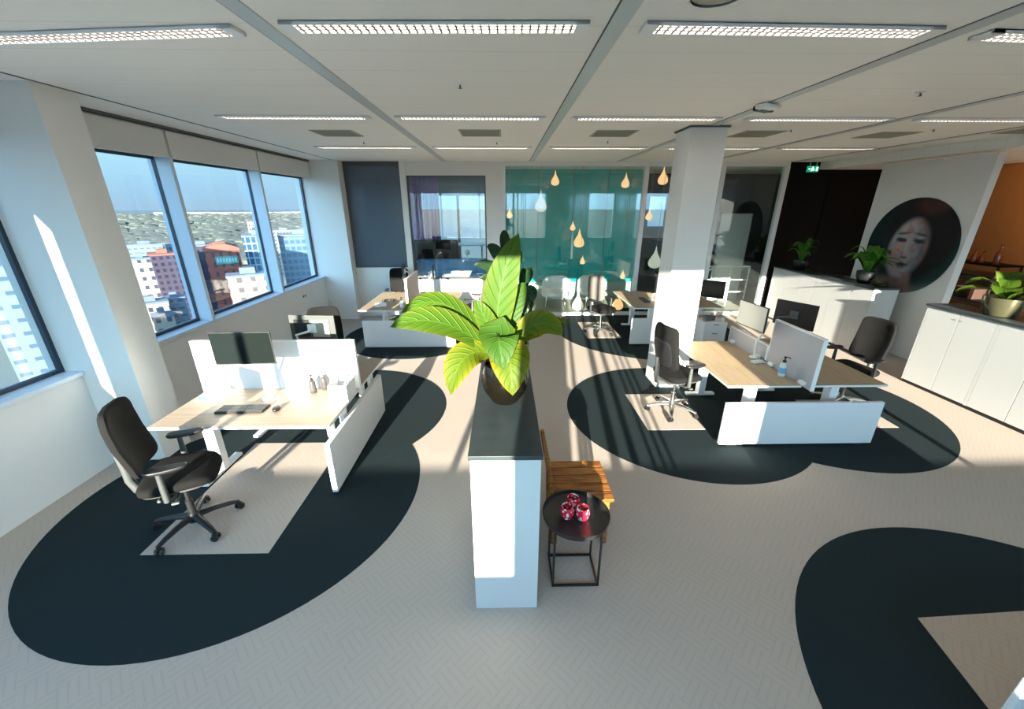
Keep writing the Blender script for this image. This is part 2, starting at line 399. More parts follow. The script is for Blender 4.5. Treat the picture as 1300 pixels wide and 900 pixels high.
# left facade wall
WX = -4.15
wl = MB()
wl.bb(WX - .28, WX, -2.05, 14.2, 0, 1.0)
wl.bb(WX - .28, WX, -2.05, 14.2, 3.12, CH)
struct('wall_left', wl, 'grey_wall')
struct('trim_1', MB().bb(WX - .3, WX + .035, -1.9, 9.3, 1.0, 1.035), 'frame_white')       # window board
tr = MB()
for a, b in ((-1.9, 1.68), (1.72, 3.66), (4.02, 5.50), (5.53, 7.41), (7.44, 9.3)):
    tr.bb(WX - .02, WX + .05, a + .006, b - .006, 3.10, 3.40)
struct('trim_2', tr, 'blind')                                                           # blind cassettes above the windows
struct('trim_3', MB().bb(WX, WX + .07, -1.9, 9.3, 3.425, CH), 'gap')
struct('trim_4', MB().bb(-3.62, -3.60, -1.9, 9.5, CH - .004, CH + .01), 'gap')
struct('column_left', MB().bb(WX - .3, -3.64, 3.66, 4.02, 0, CH), 'wall')
struct('column_corner', MB().bb(WX - .3, -3.50, 9.30, 9.62, 0, CH), 'wall')
struct('column_middle', MB().bb(2.25, 2.70, 5.36, 5.80, 0, CH), 'wall', bevel=.004)
struct('trim_5', MB().bb(2.23, 2.72, 5.34, 5.82, CH - .02, CH), 'gap')
edges = [-1.9, -.16, 1.71, 3.66, 4.02, 5.53, 7.44, 9.30]
spans = [(-1.9, -.16), (-.16, 3.66), (4.02, 5.53), (5.53, 7.44), (7.44, 9.30)]
for k, (a, b) in enumerate(spans):
    f = MB(); gx = WX - .16
    for y in (a, b):
        if y in (-.16, 5.53, 7.44): f.bb(WX - .24, WX + .03, y - .028 if y == b else y, y + .028 if y == a else y, 1.035, 3.12)
    w_ = struct('window_%d' % (k + 1), f, 'frame_white') if f.bm.verts else None
    fr = MB(); t_ = .035
    for y0, y1, z0, z1 in ((a, a + t_, 1.035, 3.12), (b - t_, b, 1.035, 3.12), (a + t_, b - t_, 1.035, 1.035 + t_), (a + t_, b - t_, 3.12 - t_, 3.12)):
        fr.bb(gx - .03, gx + .012, y0, y1, z0, z1)
    if w_ is None:
        w_ = struct('window_%d' % (k + 1), fr, 'gasket')
    else:
        g_ = fr.build('window_gasket', 'gasket', w_)
    MB().bb(gx - .015, gx - .003, a + t_, b - t_, 1.07, 3.085).build('window_pane', 'glass', w_)
# unseen fin added outside the left wall to block the sun
struct('sun_block_fin', MB().bb(WX - 2.6, WX - .115, 1.56, 1.68, -.5, 6.5), 'frame_white')

# rear wall (behind the camera): sill, head, piers partly shaped for the shade they cast, and glazing between
RY = -1.9
rw = MB()
rw.bb(-4.45, 10.6, RY - .16, RY, 0, 1.02); rw.bb(-4.45, 10.6, RY - .16, RY, 3.12, CH)
for a, b in ((-4.45, -4.12), (-.43, .0), (2.11, 3.80), (5.50, 6.6), (8.2, 8.6), (10.3, 10.6)): rw.bb(a, b, RY - .16, RY, 1.02, 3.12)  # second pier added to cast the shadow of someone at the camera
struct('wall_rear', rw, 'wall')
gaps = [(-4.12, -3.13), (-3.13, -1.22), (-1.22, -.43), (0, .69), (.69, 2.11), (3.80, 4.21), (4.21, 5.50), (6.6, 8.2), (8.6, 10.3)]
shade_bars = {3: (.12, .48), 4: (.88, .985, 1.085)}  # thin bars added to throw streaks of shade on the floor
for k, (a, b) in enumerate(gaps):
    f = MB(); z0, z1 = 1.02, 3.12
    la = .035 if a in (-3.13, -1.22, .69, 4.21) else .012
    lb = .035 if b in (-3.13, -1.22, .69, 4.21) else .012
    f.bb(a, a + la, RY - .15, RY - .04, z0, z1); f.bb(b - lb, b, RY - .15, RY - .04, z0, z1)
    for i, x in enumerate(shade_bars.get(k, ())):
        hw = (.03, .05)[i] if k == 3 else .016
        f.bb(x - hw, x + hw, RY - .13, RY - .06, z0, z1)
    w_ = struct('window_%d' % (k + 6), f, 'frame_white')
    MB().bb(a + la, b - lb, RY - .10, RY - .09, z0, z1).build('window_pane', 'glass', w_)
struct('wall_right', MB().bb(10.3, 10.5, RY, 14.2, 0, CH), 'grey_wall')

# ceiling runners
for k, x in enumerate((-1.28, .61, 2.52, 4.43, 6.34)):
    r = MB(); r.bb(x - .05, x + .05, RY, 9.5, CH - .006, CH + .01); r.bb(x - .058, x - .05, RY, 9.5, CH - .003, CH + .01, mi=1)
    struct('trim_%d' % (6 + k), r, ['runner', 'gap'])

# ---------------------------------------------------------------- far wall
BY = 9.55
fw = MB()
fw.bb(-3.50, -2.27, BY, BY + .12, 0, 1.18)                 # under the dark glass
fw.bb(-2.27, -2.14, BY - .03, BY + .12, 0, CH)             # post
fw.bb(-2.14, -.02, BY, BY + .12, 3.17, CH)                 # header
fw.bb(-.40, -.04, BY, BY + .12, 0, 3.17)                   # pier
fw.bb(-2.14, -.40, BY, BY + .12, 0, .90)                   # below the inner window
struct('wall_far', fw, 'wall')
fr = MB()
fr.bb(-3.50, -2.27, BY + .03, BY + .09, 3.36, CH); fr.bb(-3.5, -3.46, BY + .03, BY + .09, 1.18, 3.36); fr.bb(-2.31, -2.27, BY + .03, BY + .09, 1.18, 3.36)
w_ = struct('window_16', fr, 'dark_grey')
MB().bb(-3.46, -2.31, BY + .05, BY + .062, 1.18, 3.36).build('window_pane', 'slate', w_)
fr = MB(); t_ = .03
for a in ((-2.14, -.40, 3.14, 3.17), (-2.14, -.40, .90, .93), (-2.14, -2.11, .93, 3.14), (-.43, -.40, .93, 3.14)):
    fr.bb(a[0], a[1], BY + .02, BY + .10, a[2], a[3])
w_ = struct('window_17', fr, 'dark_grey')
MB().bb(-2.11, -.43, BY + .05, BY + .062, .93, 3.14).build('window_pane', 'part_glass', w_)
# glass partition with white frame
fr = MB()
fr.bb(-.04, 6.32, BY - .02, BY + .08, 3.36, CH); fr.bb(-.04, 6.32, BY - .02, BY + .08, 0, .07)
for x, hw in ((0, .035), (3.16, .05), (4.86, .05), (6.28, .05)): fr.bb(x - hw, x + hw, BY - .02, BY + .08, .07, 3.36)
w_ = struct('wall_glass', fr, 'white')
for a, b in ((.035, .93), (.94, 1.87), (1.88, 3.11), (3.21, 4.81), (4.91, 5.6), (5.61, 6.23)):
    MB().bb(a, b, BY + .02, BY + .032, .07, 3.36).build('glass_pane', 'part_glass', w_)
# beyond the partition
struct('wall_teal', MB().bb(-.02, 3.75, 11.5, 11.6, .5, CH), 'teal')
ts = MB()
for x in (.93, 1.87, 2.8): ts.bb(x - .006, x + .006, 11.49, 11.502, .5, CH)
struct('trim_11', ts, 'dark_grey')
struct('wall_teal_sunlit', MB().bb(-.02, 3.75, 11.38, 11.5, 0, .5), 'teal_sunlit')  # sunlit foot of the teal wall, its brightness put into the colour
struct('wall_teal_side', MB().bb(-.32, -.02, 9.68, 11.6, 0, CH), 'wall')
bw = MB(); bw.bb(3.75, 4.45, 13, 13.1, 0, CH); bw.bb(5.05, 10.3, 13, 13.1, 0, CH); bw.bb(4.45, 5.05, 13, 13.1, 0, 1.9); bw.bb(4.45, 5.05, 13, 13.1, 2.85, CH)
struct('wall_back_lobby', bw, 'dark_wall')
f = MB(); f.bb(4.45, 4.49, 13, 13.08, 1.9, 2.85); f.bb(5.01, 5.05, 13, 13.08, 1.9, 2.85); f.bb(4.49, 5.01, 13, 13.08, 1.9, 1.94); f.bb(4.49, 5.01, 13, 13.08, 2.81, 2.85)
w_ = struct('window_18', f, 'gasket'); MB().bb(4.49, 5.01, 13.03, 13.042, 1.94, 2.81).build('window_pane', 'glass', w_)
struct('wall_lobby_side', MB().bb(3.75, 3.85, 11.5, 13.0, 0, CH), 'dark_wall')
struct('wall_lobby_grey', MB().bb(5.9, 6.7, 11.2, 11.3, 0, 2.35), 'grey_wall')
struct('wall_black', MB().bb(6.33, 9.70, BY, BY + .12, 0, CH), 'near_black')
struct('trim_12', MB().bb(7.30, 7.36, BY - .02, BY, 0, 3.2), 'near_black')
struct('wall_portrait', MB().bb(7.10, 7.22, 6.20, 8.05, 0, 3.27), 'wall')
struct('wall_tan', MB().bb(9.60, 9.75, 3.5, 9.55, 0, CH), 'orange_wall')
struct('trim_13', MB().bb(7.0, 9.75, 3.5, 9.55, 3.30, CH), 'ceiling')                 # lowered ceiling over the back corner
# meeting room behind the inner window
mr = MB(); mr.bb(-4.4, -.02, 14, 14.15, 0, .85); mr.bb(-4.4, -.02, 14, 14.15, 2.85, CH); mr.bb(-4.4, -3.9, 14, 14.15, .85, 2.85); mr.bb(-.3, -.02, 14, 14.15, .85, 2.85)
struct('wall_meeting', mr, 'slate')
struct('wall_meeting_side', MB().bb(-.32, -.02, 11.6, 14.0, 0, CH), 'wall')
f = MB()
for x in (-3.88, -2.72, -1.52, -.32): f.bb(x - .04, x + .04, 14, 14.1, .85, 2.85)
w_ = struct('window_19', f, 'dark_grey')
MB().bb(-3.84, -.36, 14.04, 14.052, .85, 2.85).build('window_pane', 'glass', w_)

# ================================================================ OUTSIDE
GZ = -70.
def ground_mat():
    m = mat('land', (.12, .13, .08), .95, spec=.05); t = m.node_tree; b = t.nodes['Principled BSDF']
    tc = node(t, 'ShaderNodeTexCoord')
    n1 = node(t, 'ShaderNodeTexNoise'); n1.inputs['Scale'].default_value = .012; n1.inputs['Detail'].default_value = 8; t.links.new(tc.outputs['Object'], n1.inputs['Vector'])
    mp = node(t, 'ShaderNodeMapping'); mp.inputs['Rotation'].default_value = (0, 0, .62); mp.inputs['Scale'].default_value = (.0035, .0008, 1); t.links.new(tc.outputs['Object'], mp.inputs[0])
    n2 = node(t, 'ShaderNodeTexNoise'); n2.inputs['Scale'].default_value = 1.; n2.inputs['Detail'].default_value = 5; t.links.new(mp.outputs[0], n2.inputs['Vector'])
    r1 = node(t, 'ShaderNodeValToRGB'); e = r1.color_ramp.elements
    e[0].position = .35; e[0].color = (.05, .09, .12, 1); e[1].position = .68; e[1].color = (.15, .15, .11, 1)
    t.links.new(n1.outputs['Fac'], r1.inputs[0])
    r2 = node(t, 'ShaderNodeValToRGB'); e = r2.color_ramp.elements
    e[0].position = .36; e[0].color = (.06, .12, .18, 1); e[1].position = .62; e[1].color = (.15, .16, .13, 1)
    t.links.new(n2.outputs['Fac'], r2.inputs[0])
    mx = node(t, 'ShaderNodeMix', data_type='RGBA'); mx.inputs['Factor'].default_value = .5  # bluish tones in the land colour stand in for distance haze
    t.links.new(r1.outputs[0], mx.inputs['A']); t.links.new(r2.outputs[0], mx.inputs['B']); t.links.new(mx.outputs['Result'], b.inputs['Base Color'])
    return m
g = MB(); n = 64
g.prism([(9000 * math.cos(2 * PI * i / n), 9000 * math.sin(2 * PI * i / n)) for i in range(n)], GZ - 1, GZ)
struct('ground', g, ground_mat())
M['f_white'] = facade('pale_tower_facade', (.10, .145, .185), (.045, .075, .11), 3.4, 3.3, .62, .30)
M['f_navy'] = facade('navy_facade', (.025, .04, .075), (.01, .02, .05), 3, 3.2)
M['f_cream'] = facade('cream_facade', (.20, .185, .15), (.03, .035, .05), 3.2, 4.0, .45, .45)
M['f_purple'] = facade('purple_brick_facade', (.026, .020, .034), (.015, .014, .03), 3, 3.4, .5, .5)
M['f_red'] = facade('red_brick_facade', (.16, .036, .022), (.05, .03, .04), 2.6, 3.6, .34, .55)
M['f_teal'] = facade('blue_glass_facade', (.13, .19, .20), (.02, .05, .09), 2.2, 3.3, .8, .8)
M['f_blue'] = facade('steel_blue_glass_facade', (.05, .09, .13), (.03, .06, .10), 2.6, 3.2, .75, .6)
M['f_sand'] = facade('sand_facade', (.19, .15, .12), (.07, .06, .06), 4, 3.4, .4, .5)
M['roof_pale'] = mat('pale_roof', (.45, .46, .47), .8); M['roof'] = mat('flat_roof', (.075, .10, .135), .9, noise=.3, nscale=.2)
M['roof_red'] = mat('red_roof', (.17, .05, .03), .8)
M['sign_teal'] = mat('teal_sign', (.015, .14, .125), .4)
M['sign_letter'] = mat('pale_sign_letters', (.22, .30, .28), .4)
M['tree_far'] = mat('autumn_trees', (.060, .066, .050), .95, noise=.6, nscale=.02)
def tower(name, label, x, y, rz, wd, dp, top, fm, roof='roof', cat='building', para=.8):
    t = thing(name, label, cat, (x, y, GZ), rz); hx, hy, h = wd / 2, dp / 2, top - GZ
    MB().bb(-hx, hx, -hy, hy, 0, h).build('facade', fm, t, smooth=0)
    r = MB(); r.bb(-hx - .2, hx + .2, -hy - .2, hy + .2, h, h + para); r.bb(-hx * .4, hx * .3, -hy * .3, hy * .4, h + para, h + para + 2.)
    r.build('roof', roof, t, smooth=0)
    return t
tower('office_tower', 'pale office tower with dashed windows outside the leftmost window', -124.6, 108.2, .856, 18.4, 30, -5.2, 'f_white')
tower('office_block', 'cream block with small dark windows beside the navy building', -168.7, 191.2, .723, 6.6, 10, -20.6, 'f_cream')
tower('apartment_building', 'dark navy building left of the cream block', -182.9, 198.6, .744, 6.4, 16, -22.4, 'f_navy', 'roof_red')
tower('brick_building', 'purple-brown brick building with red roof right of the cream block', -197.3, 239.1, .690, 13.4, 20, -23.6, 'f_purple', 'roof_red')
tower('brick_building', 'wide purple-brown slab beyond the first window mullion', -201.2, 274.1, .633, 23.3, 20, -22.0, 'f_purple')
tower('low_building', 'low cream building below the cream block', -146.4, 164.3, .728, 10.7, 10, -35, 'f_cream')
tower('low_building', 'low sand-coloured building in front of the blue glass block', -90.6, 143.8, .562, 13.4, 8, -20.6, 'f_sand')
rb = tower('brick_tower', 'red brick tower with teal sign outside the window', -111.7, 163.5, .60, 11.2, 14, -13.6, 'f_red', 'roof_red')
sg = MB(); sg.bb(-2.6, 4.6, -7.5, -7.0, 51.5, 54.4); sn = sg.build('sign', 'sign_teal', rb, smooth=0)
lt = MB()
for i in range(7): lt.bb(-2.2 + i * .95, -1.6 + i * .95, -7.56, -7.5, 52.2, 53.7)
lt.build('sign_lettering', 'sign_letter', sn, smooth=0)
rt = MB(); pts = [(-5.6 + 11.2 * i / 12, 56.3 + 2.6 * math.sin(PI * (i + 2) / 16)) for i in range(13)] + [(5.6, 55.8), (-5.6, 55.8)]
rt.prism_m(pts, 14, Matrix.Translation((0, 7, 0)) @ Matrix.Rotation(PI / 2, 4, 'X')); rt.build('crown', 'roof_red', rb, smooth=0)
tower('glass_block', 'blue glass block with pale frame right of the red tower', -121.6, 206.9, .531, 13.4, 20, -11.4, 'f_teal')
tower('glass_tower', 'wide steel-blue glass tower in the rightmost window', -107.0, 220.4, .452, 21.3, 20, -11.9, 'f_blue')
gt = thing('gateway_tower', 'small cream tower with a gate-like opening far away', 'building', (-267.8, 451.6, GZ), .535)
gm = MB(); gm.prism_m([(-5.6, 34), (-2.4, 34), (-2.4, 51), (2.4, 51), (2.4, 34), (5.6, 34), (5.6, 57), (-5.6, 57)], 10, Matrix.Translation((0, 5, 0)) @ Matrix.Rotation(PI / 2, 4, 'X')); gm.build('frame', 'f_cream', gt, smooth=0)
MB().bb(-8, 8, -6, 6, 0, 34).build('podium', 'f_teal', gt, smooth=0)
lows = [
    (-244.6, 465.7, .484, 22.7, 12, -23.3, 'long pale roofed hall behind the steel-blue tower', 'f_cream'),
    (-232.5, 494.0, .440, 18.1, 12, -23.2, 'second pale hall just right of the long one behind the steel-blue tower', 'f_cream'),
    (-265.6, 308.4, .711, 19.1, 14, -24.5, 'pale blue-roofed hall behind the cream block', 'f_white'),
    (-261.5, 337.6, .659, 19.6, 14, -26.8, 'pale roofed hall behind the purple-brown building', 'f_teal'),
    (-128.8, 147.7, .735, 6.2, 8, -36.2, 'low white building at the foot of the cream block', 'f_cream'),
    (-113.0, 148.4, .673, 7.5, 8, -37.9, 'low dark shed at the lower right of its window pane', 'f_navy'),
    (-146.6, 176.7, .704, 7.0, 8, -35.9, 'low pale building between the cream block and the sheds', 'f_white'),
    (-78.4, 134.8, .53, 6.2, 6, -27.7, 'low dark building below the sand-coloured one', 'f_navy'),
]
for a in lows: tower('city_building', a[6], *a[:6], a[7])
cents = [(o.location.x, o.location.y) for o in C.objects if o.type == 'EMPTY' and o.get('category') == 'building']
# woods and autumn trees: nobody could count them
wd = MB(); rnd = random.Random(3); cn = 0
while cn < 2600:
    a = rnd.uniform(.36, .92); d = 620 * (6.8 ** rnd.random())
    x, y = -d * math.sin(a), d * math.cos(a); r = rnd.uniform(7, 13) * (1 + d / 3500)
    wd.lathe([(0, 0), (r * 1.25, r * .2), (r, r * .5), (0, r * .75)], (x, y, GZ), 6); cn += 1
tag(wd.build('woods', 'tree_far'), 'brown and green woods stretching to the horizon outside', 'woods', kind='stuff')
st = MB(); cn = 0
while cn < 150:
    a = rnd.uniform(.5, .9); d = rnd.uniform(150, 330); x, y = -d * math.sin(a), d * math.cos(a); r = rnd.uniform(1.8, 3.6)
    if min(math.hypot(x - p, y - q) for p, q in cents) < 27: continue
    st.lathe([(0, 0), (r, r * .5), (r * .8, r * 1.3), (0, r * 1.8)], (x, y, GZ), 7); cn += 1
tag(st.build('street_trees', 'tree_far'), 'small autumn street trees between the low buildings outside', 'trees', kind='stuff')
for i, (x, y, l) in enumerate(((-3000, 4000, 420), (-2300, 4100, 900), (-1650, 4420, 500))):
    tag(MB().box((x, y, GZ + 7), (l, 40, 14), .6).build('greenhouse' if i == 0 else 'greenhouse.%03d' % i, 'roof_pale', smooth=0),
        ('long white greenhouse on the horizon, farthest left', 'longest white greenhouse on the horizon', 'white greenhouse on the horizon, farthest right')[i], 'greenhouse', 'white greenhouses on the horizon')

# ================================================================ CARPET INLAYS
def disc(mb, cx, cy, r, z0, z1, n=96):
    mb.prism([(cx + r * math.cos(2 * PI * i / n), cy + r * math.sin(2 * PI * i / n)) for i in range(n)], z0, z1)
def rug(label, circles, insets):
    m = MB()
    for i, (x, y, r) in enumerate(circles): disc(m, x, y, r, 0.0, .003 + .0008 * i)
    o = tag(m.build('carpet_inlay', 'dark_carpet', smooth=0), label, 'carpet', 'black carpet inlays')
    for pts in insets:
        MB().prism(pts, .0005, .0062).build('inset', 'carpet', o, smooth=0)
    return o
rug('black double-circle carpet inlay under the desks by the left windows', [(-2.37, 3.12, 1.52), (-2.18, 4.72, 1.38)],
    [[(-2.85, 2.4), (-1.86, 2.4), (-1.70, 3.0), (-1.70, 4.72), (-2.85, 4.72)][0:2] + [(-1.86, 3.95), (-2.85, 3.95)]])
rug('black double-circle carpet inlay under the desks by the white column', [(2.31, 4.62, 1.48), (4.02, 4.88, 1.60)],
    [[(1.73, 4.15), (2.43, 4.15), (2.43, 5.12), (1.73, 5.12)], [(4.05, 4.15), (4.82, 4.15), (4.85, 4.9), (4.05, 4.9)]])
rug('black round carpet inlay in the empty near corner of the floor', [(3.27, .97, 1.60)], [[(2.60, 1.28), (2.71, 1.79), (4.3, 1.86), (4.3, 1.28)]])
rug('black round carpet inlay under the far desks behind the column', [(3.05, 8.35, 1.92)], [[(1.70, 7.72), (2.4, 7.72), (2.4, 8.9), (1.7, 8.9)]])
rug('black round carpet inlay under the far desks near the grey glass', [(-1.85, 8.05, 1.45)], [])

# ================================================================ CEILING FIXTURES
xs_l = (-2.24, -.355, 1.56, 3.47, 5.38)
rows = ((2.60, 'nearest row'), (4.93, 'middle row'), (7.28, 'far row'), (.38, 'row above the camera'))
colname = ('above the window desks', 'above the potted plant', 'just left of the white column', 'right of the white column', 'farthest right')
def ceiling_light():
    t = thing('ceiling_light', 'x', 'ceiling light', (0, 0, CH - .0125)); L, W = 1.62, .125
    h = MB(); h.bb(-L / 2, L / 2, -W / 2, -W / 2 + .012, -.012, .022); h.bb(-L / 2, L / 2, W / 2 - .012, W / 2, -.012, .022)
    h.bb(-L / 2, -L / 2 + .07, -W / 2, W / 2, -.012, .022); h.bb(L / 2 - .07, L / 2, -W / 2, W / 2, -.012, .022); h.bb(-L / 2, L / 2, -W / 2, W / 2, .012, .022)
    h.build('housing', 'white_metal', t, smooth=0)
    l = MB()
    for i in range(34): x = -L / 2 + .09 + i * (L - .18) / 33; l.bb(x - .005, x + .005, -W / 2 + .012, W / 2 - .012, -.010, .002)
    for y in (-.02, .02): l.bb(-L / 2 + .07, L / 2 - .07, y - .003, y + .003, -.008, .002)
    l.build('louvre', 'louvre', t, smooth=0)
    t.scale = (1, 1, .55)
    MB().bb(-L / 2 + .075, L / 2 - .075, -W / 2 + .014, W / 2 - .014, .004, .012).build('tube', 'tube', t)
    return t
cl0 = ceiling_light(); first = True
for y, rn in rows:
    for k, x in enumerate(xs_l):
        if y == 2.60 and k == 4: continue
        dy, rz = 0, 0
        if y == 2.60:
            dy, rz = {0: (.14, -.10), 1: (0, -.02), 2: (0, .02), 3: (.10, .07)}[k]
        lb = 'long louvred ceiling light in the %s, %s' % (rn, colname[k])
        if first: cl0.location = (x, y + dy, CH - .0125); cl0.rotation_euler = (0, 0, rz); cl0['label'] = lb; cl0['group'] = 'louvred ceiling lights'; first = False
        else: dup(cl0, lb, (x, y + dy, CH - .0125), rz, 'louvred ceiling lights')
def ceiling_vent():
    t = thing('ceiling_vent', 'x', 'vent', (0, 0, CH)); m = MB()
    m.bb(-.27, .27, -.25, .25, -.006, .01); m.build('frame', 'vent', t, smooth=0)
    s = MB()
    for i in range(9): s.bb(-.24, .24, -.2 + i * .05 - .008, -.2 + i * .05 + .008, -.012, -.004)
    s.build('grille', 'vent', t, smooth=0); return t
v0 = ceiling_vent()
for k, (x, y) in enumerate(((-2.2, 6.0), (-.3, 5.95), (1.46, 5.95), (3.38, 5.95), (5.2, 6.0), (6.75, 5.6))):
    lb = 'square olive ceiling vent between the middle and far light rows, %s' % ('nearest the windows', 'above the potted plant', 'left of the white column', 'right of the white column', 'second from the right', 'farthest right')[k]
    if k == 0: v0.location = (x, y, CH); v0['label'] = lb; v0['group'] = 'ceiling vents'
    else: dup(v0, lb, (x, y, CH), 0, 'ceiling vents')
def sprinkler():
    t = thing('sprinkler', 'x', 'sprinkler', (0, 0, CH))
    MB().lathe([(0, -.006), (.035, -.006), (.04, 0), (.04, .004)]).build('plate', 'white_metal', t)
    MB().lathe([(0, -.03), (.014, -.03), (.016, -.027), (.007, -.025), (.007, -.006), (0, -.006)], n=14).build('nozzle', 'dark_grey', t); return t
s0 = sprinkler()
for k, (x, y) in enumerate(((-.34, 3.7), (3.54, 3.86), (-2.1, 6.75), (-.1, 6.75), (1.55, 6.6), (3.62, 5.6), (5.4, 5.55))):
    lb = 'small ceiling sprinkler ' + ('in front of the plant, between the near lights', 'right of the ceiling projector, near the third runner', 'beside the leftmost vent', 'behind the vent above the plant',
         'behind the vent left of the column', 'beside the vent right of the column', 'beside the second vent from the right')[k]
    if k == 0: s0.location = (x, y, CH); s0['label'] = lb; s0['group'] = 'sprinklers'
    else: dup(s0, lb, (x, y, CH), 0, 'sprinklers')
sp = thing('ceiling_speaker', 'round grey ceiling speaker at the top edge above the near lights', 'speaker', (.97, 2.22, CH))
MB().lathe([(0, -.012), (.10, -.012), (.12, -.006), (.125, 0), (.125, .004)]).build('grille', 'vent', sp)
MB().lathe([(.118, -.016), (.135, -.010), (.14, 0), (.118, 0)]).build('ring', 'white_metal', sp)
pj = thing('ceiling_sensor', 'small black and white device on the ceiling runner before the column', 'sensor', (2.50, 4.28, CH))
MB().box((0, 0, -.03), (.24, .12, .04), .5, bev=.015).build('body', 'white_metal', pj)
MB().box((.0, .07, -.03), (.20, .10, .045), .5, bev=.012).build('base', 'black', pj)
MB().lathe([(0, -.065), (.02, -.06), (.025, -.05), (.02, -.03), (0, -.03)], (.07, .06, 0)).build('lens', 'dark_grey', pj)

# ================================================================ DESKS
def desk(label, x0, x1, y0, y1, z, along='x', bracket=0):
    """height-adjustable bench desk; 'along' is the long axis"""
    cx, cy = (x0 + x1) / 2, (y0 + y1) / 2; hx, hy = (x1 - x0) / 2, (y1 - y0) / 2
    t = thing('desk', label, 'desk', (cx, cy, 0), 0, 'oak topped desks')
    MB().bb(-hx, hx, -hy, hy, z - .026, z - .004, bev=.003).build('edge_band', 'white', t)
    MB().bb(-hx + .004, hx - .004, -hy + .004, hy - .004, z - .004, z).build('desktop', 'oak' if along == 'x' else 'oak_r', t, smooth=0)
    H = z - .026
    for s in (-1, 1):
        l = MB()
        if s == bracket:
            l.bb(s * hx - .15, s * hx - .085, -.16, -.10, H - .24, H, bev=.015); l.bb(s * hx - .16, s * hx - .08, -.2, .2, H - .035, H, bev=.006); l.bb(s * hx - .13, s * hx - .085, .1, .2, .0045, H, bev=.006)
        elif along == 'x':
            X = s * (hx - .22); l.bb(X - .055, X + .055, -.045, .045, .035, H, bev=.006); l.bb(X - .04, X + .04, -hy + .12, hy - .12, .0045, .036, bev=.006)
            l.bb(X - .05, X + .05, -hy + .1, hy - .1, H - .03, H)
        else:
            Y = s * (hy - .22); l.bb(-.045, .045, Y - .055, Y + .055, .035, H, bev=.006); l.bb(-hx + .2, hx - .2, Y - .04, Y + .04, .0045, .036, bev=.006)
            l.bb(-hx + .1, hx - .1, Y - .05, Y + .05, H - .03, H)
        l.build('leg', 'white_metal', t)
    r = MB()
    if along == 'x':
        r.bb(-hx + .2, hx - .2, .10, .14, H - .06, H - .015); r.bb(-hx + .2, hx - .2, -.14, -.10, H - .06, H - .015)
    else:
        r.bb(.10, .14, -hy + .2, hy - .2, H - .06, H - .015); r.bb(-.14, -.10, -hy + .2, hy - .2, H - .06, H - .015)
    r.build('rail', 'white_metal', t)
    return t
def end_panel(label, x0, x1, y0, y1, z1=.545):
    t = thing('end_panel', label, 'panel', ((x0 + x1) / 2, (y0 + y1) / 2, 0), 0, 'white desk end panels'); hx, hy = (x1 - x0) / 2, (y1 - y0) / 2
    MB().bb(-hx, hx, -hy, hy, .03, z1, bev=.004).build('board', 'white', t)
    lx = hx > hy
    for s in (-1, 1):
        MB().box((s * (hx - .15) if lx else 0, 0 if lx else s * (hy - .15), .016), (.12 if lx else .025, .025 if lx else .12, .032), bev=.004).build('foot', 'black', t)
    return t
def screen(label, x0, x1, y0, y1, z0, z1, seams=2, mt='white', clampz=.73, group='desk screens'):
    t = thing('desk_screen', label, 'screen', ((x0 + x1) / 2, (y0 + y1) / 2, 0), 0, group); hx, hy = (x1 - x0) / 2, (y1 - y0) / 2; lx = hx > hy
    b = MB(); b.bb(-hx, hx, -hy, hy, z0, z1, bev=.006)
    b.build('panel', mt, t)
    e = MB()
    if lx:
        e.bb(-hx - .006, hx + .006, -hy - .003, hy + .003, z1 - .002, z1 + .010)
        e.bb(-hx - .010, -hx, -hy - .003, hy + .003, z0, z1 + .010); e.bb(hx, hx + .010, -hy - .003, hy + .003, z0, z1 + .010)
    else:
        e.bb(-hx - .003, hx + .003, -hy - .006, hy + .006, z1 - .002, z1 + .010)
        e.bb(-hx - .003, hx + .003, -hy - .010, -hy, z0, z1 + .010); e.bb(-hx - .003, hx + .003, hy, hy + .010, z0, z1 + .010)
    e.build('frame', 'white_metal', t)
    for s in (-.7, .7):
        c = MB(); X, Y = (s * hx, 0) if lx else (0, s * hy)
        c.box((X, Y, clampz + .02), ((.08, .11) if lx else (.11, .08)) + (.04,), bev=.006); c.build('clamp', 'white_metal', t)
    return t
Z = .735
desk('oak-topped desk by the windows with keyboard, mouse and monitor', -3.13, -1.55, 3.08, 3.86, Z, 'x', 1)
desk('oak-topped desk behind the tall white screen by the windows', -3.13, -1.55, 3.95, 4.73, Z, 'x', 1)
end_panel('white end panel at the right end of the window desks', -1.625, -1.575, 3.07, 4.66)
MB_ = screen('tall white screen between the two window desks', -3.20, -1.56, 3.888, 3.922, .70, 1.25)
desk('oak-topped desk nearest the white column, long side facing the black chair', 2.40, 3.20, 3.83, 5.33, Z, 'y')
desk('oak-topped desk on the far side of the grey screens by the storage cabinets', 3.32, 4.15, 3.83, 5.45, Z, 'y')
end_panel('white end panel across the near end of the two desks by the column', 2.40, 4.14, 3.785, 3.825)
M['screen_grey'] = mat('pale_grey_screen_fabric', (.46, .44, .46), .9, spec=.1, noise=.08, nscale=250)
screen('tall pale grey screen at the near end of the column desks', 3.243, 3.277, 3.76, 4.52, .70, 1.27, mt='screen_grey')
screen('low pale grey screen behind the tall one on the column desks', 3.243, 3.277, 4.56, 5.40, .70, .93, mt='screen_grey')
desk('oak-topped far desk nearest the grey glass panel', -2.72, -1.86, 7.22, 8.85, Z, 'y')
desk('oak-topped far desk hidden behind the plant leaves', -1.78, -.95, 7.22, 8.85, Z, 'y')
end_panel('white end panel facing out from the far left desks', -2.65, -.93, 7.165, 7.195)
screen('tan and white screen standing along the far left desks', -1.837, -1.803, 7.35, 8.35, .70, 1.28, mt='screen_grey')
